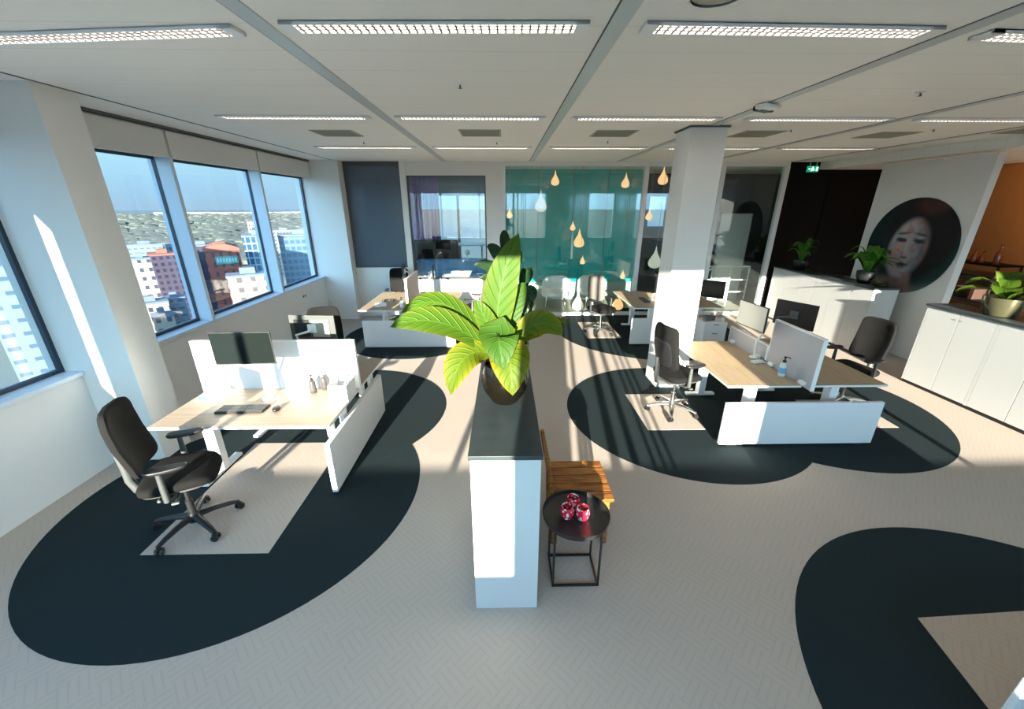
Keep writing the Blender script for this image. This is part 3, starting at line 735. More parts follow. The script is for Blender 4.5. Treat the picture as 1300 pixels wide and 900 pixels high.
desk('oak-topped far desk left of the white column with shaded top', 2.46, 3.28, 7.32, 8.88, Z, 'y')
desk('oak-topped far desk glimpsed right of the white column', 3.36, 4.18, 7.32, 8.88, Z, 'y')
end_panel('white end panel of the far desks beside the white column', 2.42, 4.2, 7.255, 7.285)
screen('white screen between the far desks, mostly hidden by the column', 3.303, 3.337, 7.4, 8.6, .70, 1.1)
desk('white-edged desk just outside the frame over the empty carpet circle', 2.55, 3.35, -.45, 1.02, Z, 'y')
end_panel('white end panel corner at the lower right edge of the picture', 2.34, 4.0, 1.10, 1.13)

# ================================================================ CHAIRS
def office_chair(name, label, frame='grey_plastic', base='black', pad_m='black_fabric', back_m='black_fabric', group='office chairs', mesh_back=False):
    t = thing(name, label, 'office chair', (0, 0, 0), 0, group)
    b = MB(); b.lathe([(0, .065), (.05, .065), (.055, .085), (.045, .13), (.03, .15), (0, .15)], n=20)
    for k in range(5):
        a = 2 * PI * k / 5 + .3; d = V(math.cos(a), math.sin(a), 0)
        b.tube([d * .03 + V(0, 0, .11), d * .15 + V(0, 0, .105), d * .25 + V(0, 0, .09), d * .315 + V(0, 0, .072)], [.034, .028, .023, .018], 10, flat=.75)
    b.build('star_base', base, t)
    for k in range(5):
        a = 2 * PI * k / 5 + .3; d = V(math.cos(a), math.sin(a), 0); n = V(-d.y, d.x, 0); a2 = a + .7
        n = V(-math.sin(a2), math.cos(a2), 0); p = d * .31 + V(0, 0, .029); c = MB()
        for s in (-1, 1): c.cyl(p + n * s * .010, p + n * s * .026, .0285, n=18)
        c.cyl(p - n * .02, p + n * .02, .008, n=8); c.cyl(d * .31 + V(0, 0, .03), d * .31 + V(0, 0, .078), .011, n=10)
        c.box(p + V(0, 0, .022), (.045, .03, .02), a2, bev=.006)
        c.build('caster', 'black', t)
    g = MB(); g.cyl((0, 0, .14), (0, 0, .27), .027, n=18); g.cyl((0, 0, .26), (0, 0, .44), .016, n=14); g.build('gas_column', base if base != 'black' else 'black_metal', t)
    m = MB(); m.box((-.02, 0, .445), (.26, .16, .06), bev=.018); m.cyl((.02, -.26, .44), (.02, .26, .44), .009, n=8)
    m.box((.02, -.27, .44), (.05, .03, .018), bev=.006); m.box((.02, .27, .44), (.05, .03, .018), bev=.006); m.cyl((-.1, -.2, .44), (-.1, .0, .44), .012, n=8)
    m.build('mechanism', 'dark_grey', t)
    def seat(u, v, w):
        x = .02 + u * .245; dz = -.9 * max(0, u - .45) ** 2 * .12 + .012 * v * v + .015 * max(0, -u - .5)
        return V(x, v * (.245 - .02 * u), .528 + dz * 1.0 + w * .040 * (1 + .25 * (1 - u * u) * (1 - v * v) * (w > 0)))
    MB().pad(seat, ex=4.5).build('seat', pad_m, t)
    def shell(u, v, w): return V(.0 + u * .215, v * .215, .478 + w * .014 + .012 * v * v)
    MB().pad(shell, ex=4.5).build('seat_shell', frame, t)
    tilt = math.radians(4)
    def back(u, v, w):
        z = v * .275; x = -.245 - math.sin(tilt) * (z + .27) + .05 * u * u - .022 * math.sin((v + .35) * 2.2) + w * (.030 if not mesh_back else .012)
        return V(x + .02, u * (.225 - .012 * max(0, v)), .925 + z * math.cos(tilt))
    bo = MB().pad(back, ex=6.5).build('backrest', back_m, t)
    def bshell(u, v, w):
        z = v * (.17 if not mesh_back else .10) - .07; x = -.245 - math.sin(tilt) * (z + .27) + .05 * u * u * .8 - .022 * math.sin((z / .27 + .35) * 2.2) - .036 + w * .010
        return V(x + .02, u * .17, .925 + z * math.cos(tilt))
    MB().pad(bshell, ex=4).build('back_shell', 'black', t)
    s = MB(); s.tube([(-.05, 0, .44), (-.20, 0, .44), (-.275, 0, .47), (-.30, 0, .56), (-.302, 0, .68), (-.315, 0, .80)], [.03, .03, .032, .03, .027, .022], 12, flat=1.0)
    s.build('back_support', frame, t)
    for sg in (-1, 1):
        a = MB(); y = sg * .275
        a.tube([(-.02, sg * .12, .445), (-.02, sg * .22, .45), (-.02, y, .48), (-.02, y, .60), (-.02, y, .728)], [.018, .02, .024, .022, .017], 10)
        ar = a.build('armrest', frame, t)
        def padf(u, v, w, y=y): return V(.03 + u * .13, y + v * (.044 - .006 * u), .742 + w * .015 + .008 * u * u)
        MB().pad(padf, ex=3.5).build('arm_pad', 'black', ar)
    return t
ch = office_chair('office_chair', 'black office chair with grey arm posts facing the window desk, nearest in view')
ch.location = (-2.62, 2.70, .007); ch.rotation_euler = (0, 0, math.radians(24))
G = 'office chairs'
c2 = office_chair('office_chair', 'black office chair with polished base beside the white column', frame='grey_plastic', base='alu')
c2.location = (2.19, 4.62, .007); c2.rotation_euler = (0, 0, math.radians(14))
dup(c2, 'black office chair between the column desks and the storage cabinets', (4.55, 4.75, .004), math.radians(188), G)
c3 = office_chair('office_chair', 'grey mesh-backed office chair alone before the glass partition', frame='dark_grey', base='alu', back_m='grey_mesh', mesh_back=True)
c3.location = (2.02, 8.05, .007); c3.rotation_euler = (0, 0, math.radians(-62))
dup(ch, 'black office chair behind the far desk by the grey glass panel', (-2.42, 9.12, 0), math.radians(-84), G)
dup(c3, 'mesh-backed office chair seen edge-on beyond the large left leaf', (-.62, 8.25, .002), math.radians(168), G)
dup(ch, 'black office chair mostly hidden behind the tall white window screen', (-2.5, 5.32, .004), math.radians(-70), G)

# ================================================================ MONITORS AND DESK ITEMS
def monitor(label, loc, rz, w=.54, h=.33, arm='white_metal', zc=1.28, back='black', scr='screen', group='desk monitors'):
    """screen faces local -y; stands on a puck behind it"""
    t = thing('monitor', label, 'monitor', loc, rz, group); z0 = loc[2]; c = zc - z0
    MB().box((0, 0, c), (w, .022, h), bev=.006).build('casing', back, t)
    MB().box((0, -.0125, c + .004), (w - .016, .004, h - .024)).build('display', scr, t)
    MB().box((0, -.0115, c - h / 2 + .006), (w - .004, .004, .010)).build('bezel', 'grey_plastic', t)
    a = MB(); a.box((0, .022, c), (.10, .024, .10), bev=.006)
    a.tube([(0, .04, c), (.02, .09, c - .02), (.14, .12, c - .05), (.13, .10, c - .16), (.05, .10, c - .32), (.06, .10, .02)], .014, 10)
    a.lathe([(0, 0), (.055, 0), (.055, .012), (.03, .022), (0, .022)], (.06, .10, 0)); a.build('arm', arm, t)
    return t
monitor('large dark monitor facing the nearest chair on the window desk', (-2.44, 3.53, Z), math.radians(2), .55, .32, zc=1.305)
mb_ = monitor('monitor seen from behind above the white window screen', (-2.2, 4.42, Z), math.radians(176), .53, .30, zc=1.235, back='grey_plastic')
bk = MB(); bk.box((.12, .016, .50), (.17, .012, .20)); bk.build('rear_cover', 'black', mb_); bk = MB(); bk.box((-.10, .016, .50), (.20, .014, .20), bev=.004); bk.build('rear_panel', 'vent', mb_)
monitor('pale glaring monitor on the column desk above the low grey screen', (3.07, 4.72, Z), math.radians(-84), .50, .31, zc=1.27, scr=mat('painted_glare_display', (.38, .37, .32), .3, spec=.6))  # sun glare painted into the display colour
monitor('dark monitor seen from behind between the column desks and the cabinets', (3.78, 4.95, Z), math.radians(118), .50, .33, zc=1.22, arm='dark_grey')
monitor('dark tilted monitor on the far desk just left of the column', (2.90, 7.95, Z), math.radians(-38), .42, .34, zc=1.07)
monitor('dark tilted monitor on the far desk just right of the column', (4.12, 7.75, Z), math.radians(-40), .46, .34, zc=1.0)
monitor('small dark monitor beside the post of the grey glass', (-2.15, 8.62, Z), math.radians(-84), .46, .30, zc=1.24)
monitor('dark monitor in front of the blue panel beyond the far screen', (-1.5, 8.55, Z), math.radians(95), .46, .30, zc=1.24)
# keyboard and mouse
kb = thing('keyboard', 'black keyboard on the window desk', 'keyboard', (-2.49, 3.395, Z), math.radians(1))
MB().box((0, 0, .009), (.44, .15, .018), bev=.005).build('body', 'black', kb)
k = MB()
for r in range(5):
    for c in range(15): k.box((-.2 + c * .0285, -.055 + r * .027, .020), (.023, .021, .006), bev=.002, seg=1)
k.build('keys', 'dark_grey', kb)
ms = thing('mouse', 'black computer mouse right of the keyboard', 'mouse', (-2.165, 3.38, Z), .2)
MB().pad(lambda u, v, w: V(u * .03, v * .052, .018 + w * .017 * (1 - .35 * v * v)), ex=2.4).build('shell', 'black', ms)
MB().cyl((-.004, .028, .034), (.004, .028, .034), .008, n=12).build('wheel', 'dark_grey', ms)
def pump_bottle(label, loc, body='bottle_clear', pump='black', lab='label_blue', s=1.):
    t = thing('pump_bottle', label, 'bottle', loc, 0, 'hand gel bottles')
    MB().lathe([(0, 0), (.030 * s, 0), (.033 * s, .006), (.033 * s, .115 * s), (.024 * s, .135 * s), (.014 * s, .142 * s), (0, .142 * s)], n=20).build('bottle', body, t)
    MB().lathe([(.0335 * s, .03 * s), (.0338 * s, .03 * s), (.0338 * s, .09 * s), (.0335 * s, .09 * s)], n=20).build('label', lab, t)
    p = MB(); p.lathe([(0, .14 * s), (.016 * s, .14 * s), (.016 * s, .16 * s), (.006 * s, .163 * s), (.006 * s, .185 * s), (.013 * s, .187 * s), (.013 * s, .2 * s), (0, .2 * s)], n=14)
    p.tube([(0, 0, .194 * s), (.03 * s, -.01 * s, .194 * s), (.042 * s, -.014 * s, .184 * s)], .005 * s, 8); p.build('pump', pump, t)
    return t
pump_bottle('pale pump bottle with dark cap, left of the two before the window screen', (-1.985, 3.76, Z), 'bottle_sun_dimmed', 'black', 'grey_plastic')
pump_bottle('pale pump bottle just right of the dark-capped one on the window desk', (-1.90, 3.84, Z), 'bottle_sun_dimmed', 'dark_grey', 'bottle_sun_dimmed')
pump_bottle('clear pump bottle with black pump before the tall grey screen', (3.15, 4.10, Z), 'bottle_clear', 'black', 'label_blue', 1.15)
pump_bottle('pale pump bottle at the end of the far left desk', (-1.95, 7.42, Z), 'bottle_clear', 'grey_plastic', 'paper')
cd = thing('cable_box', 'white open box hooked on the desk edge by the white screen', 'box', (-1.64, 3.66, Z))
m = MB(); m.bb(-.09, .09, -.12, -.112, 0, .17); m.bb(-.09, .09, .112, .12, 0, .17); m.bb(-.09, -.082, -.112, .112, 0, .17); m.bb(.082, .09, -.112, .112, 0, .17); m.bb(-.082, .082, -.112, .112, 0, .008)
m.build('tray', 'white', cd)
hb = MB(); hb.tube([(.075, -.1, .165), (.075, -.1, .19), (.075, .1, .19), (.075, .1, .165)], .006, 8); hb.build('handle', 'white_metal', cd)
mg = thing('magazine', 'magazine with blue and pink print at the window end of the desk', 'magazine', (-3.0, 3.73, Z), .25)
MB().bb(-.105, .105, -.14, .14, 0, .006).build('pages', 'paper', mg, smooth=0)
MB().bb(-.095, .095, -.135, -.03, .006, .0068).build('cover_print', 'paper_blue', mg, smooth=0); MB().bb(-.095, .095, 0, .07, .006, .0068).build('cover_title', 'paper_pink', mg, smooth=0)
wb = thing('cardboard_tray', 'small white folded paper stand behind the magazine', 'paper stand', (-2.93, 3.815, Z), .15)
MB().prism_m([(-.07, 0), (.07, 0), (.0, .075)], .10, Matrix.Translation((0, .02, 0)) @ Matrix.Rotation(PI / 2, 4, 'X')).build('sheet', 'paper', wb, smooth=0)
hd = thing('headset', 'dark headset lying on the far left desk', 'headset', (-2.36, 7.98, Z), .4)
h = MB(); h.tube([(.085 * math.cos(a), .085 * math.sin(a), .018) for a in [PI * i / 10 for i in range(11)]], .009, 8); h.build('headband', 'black', hd)
for s in (-1, 1): MB().lathe([(0, 0), (.035, 0), (.04, .012), (.035, .03), (0, .032)], (s * .085, -.01, 0), 18).build('ear_cushion', 'black', hd)
pp = thing('paper_stack', 'white papers beside the headset on the far left desk', 'papers', (-2.42, 7.66, Z), .3)
MB().box((0, 0, .004), (.21, .297, .008)).build('sheets', 'paper', pp, smooth=0)
dk = thing('docking_station', 'small white docking puck behind the bottle on the column desk', 'dock', (3.12, 4.50, Z), .3)
MB().box((0, 0, .012), (.16, .08, .024), bev=.008).build('body', 'white', dk)
m = MB(); m.tube([(.06, .02, .02), (.09, .04, .05), (.10, .0, .02), (.09, -.12, .01), (.08, -.22, .006)], .005, 8); m.build('cable', 'black', dk)
tb = thing('tablet_case', 'black tablet case lying on the far side desk by the tall grey screen', 'tablet', (3.46, 4.18, Z), .5)
MB().box((0, 0, .007), (.18, .13, .014), bev=.004).build('case', 'black', tb)
ntb = thing('paper_stack', 'loose white paper under the low grey screen on the column desks', 'papers', (3.42, 5.1, Z), .1)
MB().box((0, 0, .003), (.21, .297, .006)).build('sheets', 'paper', ntb, smooth=0)
kb2 = thing('keyboard', 'dark slim keyboard on the shaded far desk', 'keyboard', (2.86, 7.95, Z), math.radians(88))
MB().box((0, 0, .008), (.42, .12, .016), bev=.004).build('body', 'black', kb2)
k = MB()
for r in range(4):
    for c in range(14): k.box((-.19 + c * .029, -.04 + r * .026, .018), (.022, .019, .006))
k.build('keys', 'dark_grey', kb2, smooth=0)
pr = thing('pedestal', 'white pedestal under the far desk right of the column', 'pedestal', (3.85, 7.05, 0), 0)
MB().bb(-.21, .21, -.16, .16, .02, .56, bev=.006).build('body', 'white', pr)
for k_, z_ in enumerate((.05, .22, .39)): 
    d_ = MB().bb(-.2, .2, -.168, -.16, z_, z_ + .155).build('drawer', 'white', pr); MB().box((0, -.173, z_ + .13), (.1, .01, .012), bev=.003).build('handle', 'grey_plastic', d_)
for k_, (x_, l_) in enumerate(((-.06, 'dark camera-like gadget on the white pedestal'),)):
    gd = thing('desk_gadget', l_, 'gadget', (3.85 + x_, 7.05, .56), .2)
    MB().box((0, 0, .045), (.2, .09, .09), bev=.012).build('body', 'dark_grey', gd); MB().lathe([(0, 0), (.03, 0), (.03, .03), (0, .03)], (.05, 0, .09), 16).build('knob', 'chrome', gd)

# ================================================================ CENTRAL CABINET, PLANTS, SIDE TABLE
def cabinet_run(name, label, x0, x1, y0, y1, face, n, group=None, h=1.19, plinth=True):
    """white cabinet with n doors on the side 'face' (-x), black plinth"""
    t = thing(name, label, 'cabinet', ((x0 + x1) / 2, (y0 + y1) / 2, 0), 0, group); hx, hy = (x1 - x0) / 2, (y1 - y0) / 2
    if plinth: MB().bb(-hx + .015, hx - .005, -hy + .004, hy - .004, 0, .045).build('plinth', 'black', t, smooth=0)
    MB().bb(-hx + .02, hx, -hy + .018, hy - .018, .045 if plinth else 0, h, bev=.002).build('body', 'cab_white', t)
    for sg in (-1, 1): MB().bb(-hx, hx, sg * hy - (.018 if sg > 0 else 0), sg * hy + (.018 if sg < 0 else 0), .045 if plinth else 0, h, bev=.0015).build('side_panel', 'cab_white', t)
    L_ = 2 * hy - .036
    for k in range(n):
        a, b = -hy + .018 + k * L_ / n + .003, -hy + .018 + (k + 1) * L_ / n - .003
        d = MB().bb(-hx, -hx + .018, a, b, .05, h - .003, bev=.002).build('door', 'cab_white', t)
        hy_ = b - .04 if k % 2 == 0 else a + .04
        MB().cyl((-hx - .006, hy_, h - .10), (-hx, hy_, h - .10), .006, n=12).build('lock', 'chrome', d)
    return t
def worktop(label, x0, x1, y0, y1, z=1.19, th=.03):
    o = MB().bb(x0, x1, y0, y1, z, z + th, bev=.003).build('worktop', 'cab_top'); return tag(o, label, 'worktop', 'black cabinet tops')
cabinet_run('storage_cabinet', 'white storage cabinet standing alone in the middle of the room', -.205, .205, 1.915, 3.55, -1, 4, plinth=False)
worktop('black top of the middle cabinet under the big plant', -.215, .215, 1.905, 3.56)
for k in range(4):
    y1 = 5.53 - .9 * k
    cabinet_run('storage_cabinet', 'white two-door storage cabinet on the right, %s' % ('farthest of the near row', 'second in the near row', 'third in the near row', 'nearest the camera, cut by the frame')[k], 6.15, 6.6, y1 - .898, y1, -1, 2, 'white cabinets along the right')
worktop('black top over the near row of white cabinets at right', 6.13, 6.61, 1.92, 5.545)
for k in range(3):
    y1 = 6.66 + .9 * (k + 1)
    cabinet_run('storage_cabinet', 'white two-door storage cabinet in the far row, %s' % ('end unit before the portrait wall', 'middle unit', 'farthest unit beside the glass frame')[k], 6.36, 6.80, y1 - .9, y1 - .002, -1, 2, 'white cabinets along the right')
worktop('black top over the far row of white cabinets before the portrait', 6.34, 6.81, 6.645, 9.37)

CT = 1.221
pl = thing('potted_plant', 'big lime-green leafy plant in a dark pot on the middle cabinet', 'plant', (0, 2.60, CT))
MB().lathe([(0, 0), (.085, 0), (.10, .012), (.150, .09), (.172, .17), (.165, .25), (.150, .29), (.140, .29), (.150, .25), (.15, .23)], n=36).build('pot', 'pot_dark', pl)
MB().lathe([(0, .245), (.151, .245)], n=30).build('soil', 'soil', pl)
def pleaf(name_m, p0, p1, p2, wd, nrm, fold=.22, wave=.25, power=1.12):
    o = Vector((0, 2.60, CT)); q = [Vector(p) - o for p in (p0, p1, p2)]
    MB().leaf(q[0], q[1], q[2], wd, nrm, fold, wave=wave, power=power).build('leaf', name_m, pl, smooth=180)
pleaf('leaf_lime', (-.03, 2.57, 1.60), (-.10, 2.47, 2.00), (.095, 2.62, 2.385), .215, (0, -1, .25), .18, .2)
pleaf('leaf_lime', (-.06, 2.56, 1.58), (-.36, 2.56, 2.13), (-.675, 2.52, 1.90), .185, (.0, -.75, .8), -.15)
pleaf('leaf_lime', (-.06, 2.52, 1.58), (-.36, 2.36, 2.00), (-.69, 2.30, 1.868), .20, (0, -.7, .8), .15)
pleaf('leaf_yellow', (-.06, 2.50, 1.60), (-.29, 2.32, 1.80), (-.34, 2.24, 1.44), .21, (-.35, -.8, .4), .15)
pleaf('leaf_green', (-.02, 2.54, 1.62), (-.06, 2.28, 1.97), (-.01, 2.20, 1.63), .25, (.1, -1, .3), .3)
pleaf('leaf_yellow', (.01, 2.52, 1.60), (.03, 2.25, 1.82), (.045, 2.21, 1.45), .25, (.0, -1, .25), .2)
pleaf('leaf_yellow', (.02, 2.56, 1.60), (.22, 2.55, 1.95), (.38, 2.48, 1.75), .18, (.1, -.9, .5), .2)
pleaf('leaf_yellow', (.10, 2.62, 1.66), (.28, 2.60, 1.90), (.43, 2.57, 1.80), .07, (0, -.5, 1), .2)
pleaf('leaf_lime', (-.03, 2.53, 1.62), (-.10, 2.44, 1.84), (-.185, 2.46, 2.0), .13, (.1, -1, .2), .25)
pleaf('leaf_green', (.02, 2.60, 1.60), (.03, 2.66, 1.95), (.15, 2.75, 2.05), .14, (.1, -1, .3), .2)
stm = MB()
for p, q in (((-.01, 2.6, 1.46), (-.03, 2.565, 1.62)), ((-.02, 2.59, 1.46), (-.065, 2.55, 1.62)), ((0, 2.58, 1.46), (-.05, 2.51, 1.63)), ((.01, 2.59, 1.46), (.0, 2.53, 1.64)), ((.02, 2.6, 1.46), (.03, 2.56, 1.63)), ((.03, 2.61, 1.46), (.11, 2.62, 1.68))):
    o = Vector((0, 2.6, CT)); stm.tube([Vector(p) - o, Vector(q) - o], [.012, .009], 8)
stm.build('stem', 'stem', pl)

p2 = thing('potted_plant', 'dark-leaved rubber plant in a black pot behind the big plant', 'plant', (.06, 3.14, CT))
MB().lathe([(0, 0), (.10, 0), (.115, .01), (.135, .12), (.14, .26), (.128, .26), (.122, .22), (0, .22)], n=32).build('pot', 'pot_black', p2)
s_ = MB(); s_.tube([(0, 0, .2), (-.01, 0, .5), (-.03, 0, .8), (-.05, .0, 1.1)], [.013, .011, .009, .005], 8); s_.tube([(.02, 0, .22), (.05, 0, .5), (.09, 0, .75)], [.010, .008, .005], 8); s_.build('stem', 'dark_stem', p2)
for a in (((-.03, 0, .85), (-.13, -.05, 1.05), (-.19, -.06, 1.04), .10), ((-.02, 0, .72), (-.16, -.04, .95), (-.29, -.05, .90), .10), ((-.02, 0, .65), (-.14, -.05, .85), (-.25, -.06, .80), .09),
          ((-.04, 0, .95), (-.06, -.03, 1.12), (-.06, -.04, 1.16), .08), ((.08, 0, .70), (.13, -.05, .90), (.12, -.06, .88), .10), ((.07, 0, .6), (.17, -.06, .78), (.16, -.08, .62), .11),
          ((.06, 0, .55), (.15, -.08, .70), (.11, -.1, .5), .11), ((.04, 0, .45), (.14, -.06, .6), (.16, -.08, .42), .10), ((0, 0, .5), (-.08, -.08, .62), (-.1, -.12, .45), .1), ((.0, .02, .8), (.05, .1, 1.0), (.04, .15, 1.0), .1)):
    MB().leaf(a[0], a[1], a[2], a[3], (0, -1, .4), .15).build('leaf', 'leaf_dark', p2, smooth=180)

def bushy(label, loc, potm, leafm, n, reach, up, potr=.15, poth=.22, seed=1, wd=.09):
    rn = random.Random(seed); t = thing('potted_plant', label, 'plant', loc)
    MB().lathe([(0, 0), (potr * .6, 0), (potr * .7, .01), (potr, poth * .6), (potr * 1.04, poth), (potr * .95, poth), (potr * .9, poth * .86), (0, poth * .86)], n=28).build('pot', potm, t)
    for i in range(n):
        a = 2 * PI * i / n * 2.4 + rn.uniform(-.3, .3); k = rn.uniform(.5, 1); r = reach * k; z = poth + up * rn.uniform(.35, 1) * (1.25 - .6 * k)
        d = V(math.cos(a), math.sin(a), 0)
        MB().leaf(d * .02 + V(0, 0, poth * .8), d * r * .45 + V(0, 0, z * 1.25), d * r + V(0, 0, z * .8), wd * rn.uniform(.8, 1.3), V(0, 0, 1) - d * .3, .2, nu=9, nv=4).build('leaf', leafm, t, smooth=180)
    return t
bushy('leafy green plant in a dark pot on the far cabinets before the portrait', (6.58, 7.15, CT), 'pot_black', 'leaf_mid', 22, .48, .55, .14, .22, 4, .14)
bushy('dark bushy plant in a black pot before the black wall', (6.58, 8.85, CT), 'pot_black', 'leaf_mid', 26, .36, .62, .15, .2, 9, .08)
bp = thing('bowl', 'small olive bowl beside the plant before the portrait', 'bowl', (6.60, 6.86, CT))
MB().lathe([(0, 0), (.06, 0), (.09, .02), (.13, .075), (.122, .075), (.08, .025), (0, .02)], n=28).build('bowl_body', 'pot_olive', bp)
bushy('bright green plant in a wide olive bowl on the near right cabinets', (6.38, 4.85, CT), 'pot_olive', 'leaf_lime', 12, .55, .40, .20, .24, 12, .21)

# round tray table
st_ = thing('side_table', 'round black tray table on a wire frame beside the middle cabinet', 'table', (.49, 2.20, 0))
X, Y = .16, .13
for z in (.012, .50):
    fr = MB()
    pz = [(-X, -Y, z), (X, -Y, z), (X, Y, z), (-X, Y, z)]
    for i in range(4): fr.box([(pz[i][j] + pz[(i + 1) % 4][j]) / 2 for j in range(3)], (abs(pz[i][0] - pz[(i + 1) % 4][0]) + .014, abs(pz[i][1] - pz[(i + 1) % 4][1]) + .014, .014))
    fr.build('frame_ring', 'black_metal', st_, smooth=0)
for sx in (-1, 1):
    for sy in (-1, 1): MB().box((sx * X, sy * Y, .256), (.014, .014, .50)).build('leg', 'black_metal', st_, smooth=0)
MB().lathe([(0, .508), (.216, .508), (.230, .516), (.235, .548), (.229, .550), (.222, .520), (.21, .514), (0, .514)], n=48).build('tray', 'black_metal', st_)
def red_glass_mat():
    m = mat('red_white_mosaic', (.6, .04, .06), .15, spec=.7); t = m.node_tree; b = t.nodes['Principled BSDF']
    tc = node(t, 'ShaderNodeTexCoord'); v = node(t, 'ShaderNodeTexVoronoi'); v.inputs['Scale'].default_value = 38; t.links.new(tc.outputs['Object'], v.inputs['Vector'])
    r = node(t, 'ShaderNodeValToRGB'); e = r.color_ramp.elements; e[0].position = .28; e[0].color = (.82, .72, .72, 1); e[1].position = .42; e[1].color = (.62, .02, .05, 1)
    t.links.new(v.outputs['Distance'], r.inputs[0]); t.links.new(r.outputs[0], b.inputs['Base Color']); return m
M['mosaic'] = red_glass_mat()
for k, (x, y, lb) in enumerate(((.48, 2.28, 'red and white mosaic candle glass, rear one on the tray table'), (.425, 2.19, 'red and white mosaic candle glass, front left on the tray table'), (.53, 2.175, 'red and white mosaic candle glass, front right on the tray table'))):
    t = thing('candle_glass', lb, 'candle holder', (x, y, .514), k * 1.3, 'mosaic candle glasses')
    MB().lathe([(0, 0), (.030, 0), (.040, .012), (.048, .045), (.047, .07), (.040, .095), (.035, .095), (.042, .07), (.043, .045), (.034, .018), (0, .012)], n=24).build('glass_cup', 'mosaic', t)
    MB().lathe([(0, .012), (.022, .012), (.022, .028), (0, .028)], n=16).build('candle', 'paper', t)
# reclaimed wood chair backed against the cabinet
wc = thing('wooden_chair', 'slatted brown wooden chair with its back to the middle cabinet', 'chair', (.355, 2.67, 0))
for i in range(5):
    y = -.20 + i * .10
    MB().box((.235, y, .445), (.47, .092, .03), bev=.006).build('seat_slat', 'teak', wc)
bkm = MB()
for i, (z0, z1) in enumerate(((.50, .60), (.61, .70), (.71, .79))):
    MB().box((-.012 - .012 * i, 0, (z0 + z1) / 2), (.024, .48, z1 - z0 - .006), rot=Matrix.Rotation(-.12, 3, 'Y'), bev=.006).build('back_slat', 'teak', wc)
for sy in (-1, 1):
    MB().tube([(.43, sy * .20, 0), (.43, sy * .20, .43)], .024, 10).build('leg', 'teak', wc)
    MB().tube([(.03, sy * .20, 0), (.02, sy * .20, .43), (-.02, sy * .20, .62), (-.05, sy * .20, .80)], [.026, .026, .022, .018], 10).build('leg', 'teak', wc)
    MB().box((.22, sy * .20, .40), (.42, .03, .05), bev=.005).build('rail', 'teak', wc)

# ================================================================ PENDANTS AND LOBBY
def pendant(label, x, y, z, r, warm):
    """drop-shaped hanging lamp; z is the lamp's bottom"""
    t = thing('pendant_lamp', label, 'pendant lamp', (x, y, z), 0, 'drop-shaped pendant lamps'); m = 'pend_warm' if warm else 'pend_clear'
    pr = [(0, 0), (.55, .12), (.9, .42), (1.0, .85), (.88, 1.3), (.58, 1.8), (.3, 2.3), (.14, 2.8), (.06, 3.3), (0, 3.4)]
    MB().lathe([(a * r, b * r) for a, b in pr], n=24).build('lamp_shade', m, t)
    MB().cyl((0, 0, 3.35 * r), (0, 0, CH - z), .004, n=6).build('cord', 'cord', t)
    return t
P = [('tall frosted drop lamp hanging left before the teal wall', .90, 10.35, 2.40, .15, False), ('warm drop lamp, highest left before the teal wall', 1.24, 10.4, 3.00, .10, True),
     ('warm drop lamp, high before the right part of the teal wall', 2.95, 10.4, 2.95, .10, True), ('warm drop lamp beside the column top', 3.85, 10.4, 3.02, .12, True),
     ('large warm drop lamp at mid height before the teal wall', 1.90, 10.4, 1.55, .135, True), ('small warm drop lamp just above the large mid-height one', 1.73, 10.45, 1.96, .07, True),
     ('small warm drop lamp just below the large mid-height one', 2.06, 10.62, 1.10, .07, True), ('large frosted drop lamp in the dark gap left of the column', 3.74, 9.98, 1.08, .16, False),
     ('lowest frosted globe drop lamp left of the mesh chair', 1.86, 9.85, .04, .15, False), ('lowest warm globe drop lamp behind the mesh chair', 2.88, 9.85, .05, .14, True),
     ('small warm drop lamp low at the right of the teal wall', 3.08, 10.35, .76, .07, True), ('small warm drop lamp in the dark gap above the frosted one', 3.68, 10.6, 2.20, .085, True),
     ('small warm drop lamp at the left edge of the teal wall', .14, 10.5, 2.25, .075, True)]
for a in P: pendant(*a)
def lounge(label, x, y, rz, s=1.):
    t = thing('lounge_chair', label, 'lounge chair', (x, y, 0), rz, 'white lounge chairs')
    MB().pad(lambda u, v, w: V(u * .33 * s, v * .36 * s, (.40 + w * .07) * s), ex=4).build('seat', 'white', t)
    MB().pad(lambda u, v, w: V((-.32 + w * .05 + .14 * u * u) * s, u * .40 * s, (.48 + v * .32) * s), ex=3.5).build('backrest', 'white', t)
    for sx in (-1, 1):
        for sy in (-1, 1): MB().cyl((sx * .24 * s, sy * .26 * s, 0), (sx * .2 * s, sy * .22 * s, .34 * s), .014, n=8).build('leg', 'chrome', t)
    return t
lounge('white lounge chair behind the glass beside the round plant leaves', 1.36, 10.35, math.radians(-100))
lounge('white lounge chair behind the glass directly behind the mesh chair', 2.36, 10.45, math.radians(-85))
ra = thing('stair_railing', 'white metal railing behind the glass right of the column', 'railing', (5.6, 10.5, 0))
r = MB()
for z in (1.05, .7, .38): r.tube([(-.7, 0, z), (.9, .0, z)], .02, 8)
for x in (-.68, -.1, .4, .88): r.cyl((x, 0, 0), (x, 0, 1.05), .018, n=8)
r.tube([(-.7, -.02, .62), (.1, -.02, 1.15), (.3, -.02, 1.2)], .02, 8); r.build('rails', 'white_metal', ra)
bushy('dark leafy plant behind the glass right of the column', (5.3, 11.0, 0), 'pot_black', 'leaf_dark', 18, .45, 1.3, .2, .5, 22, .16)
bushy('dark leafy plant in the gap left of the column behind the glass', (4.35, 11.2, 0), 'pot_black', 'leaf_dark', 18, .5, 1.3, .2, .5, 23, .16)
ex = thing('exit_sign', 'small green exit sign with running figure under the ceiling', 'exit sign', (6.56, 9.15, 3.22)); ex.scale = (.68, .68, .68)
MB().bb(-.17, .17, -.03, .03, 0, .17, bev=.004).build('box', 'exit_green', ex)
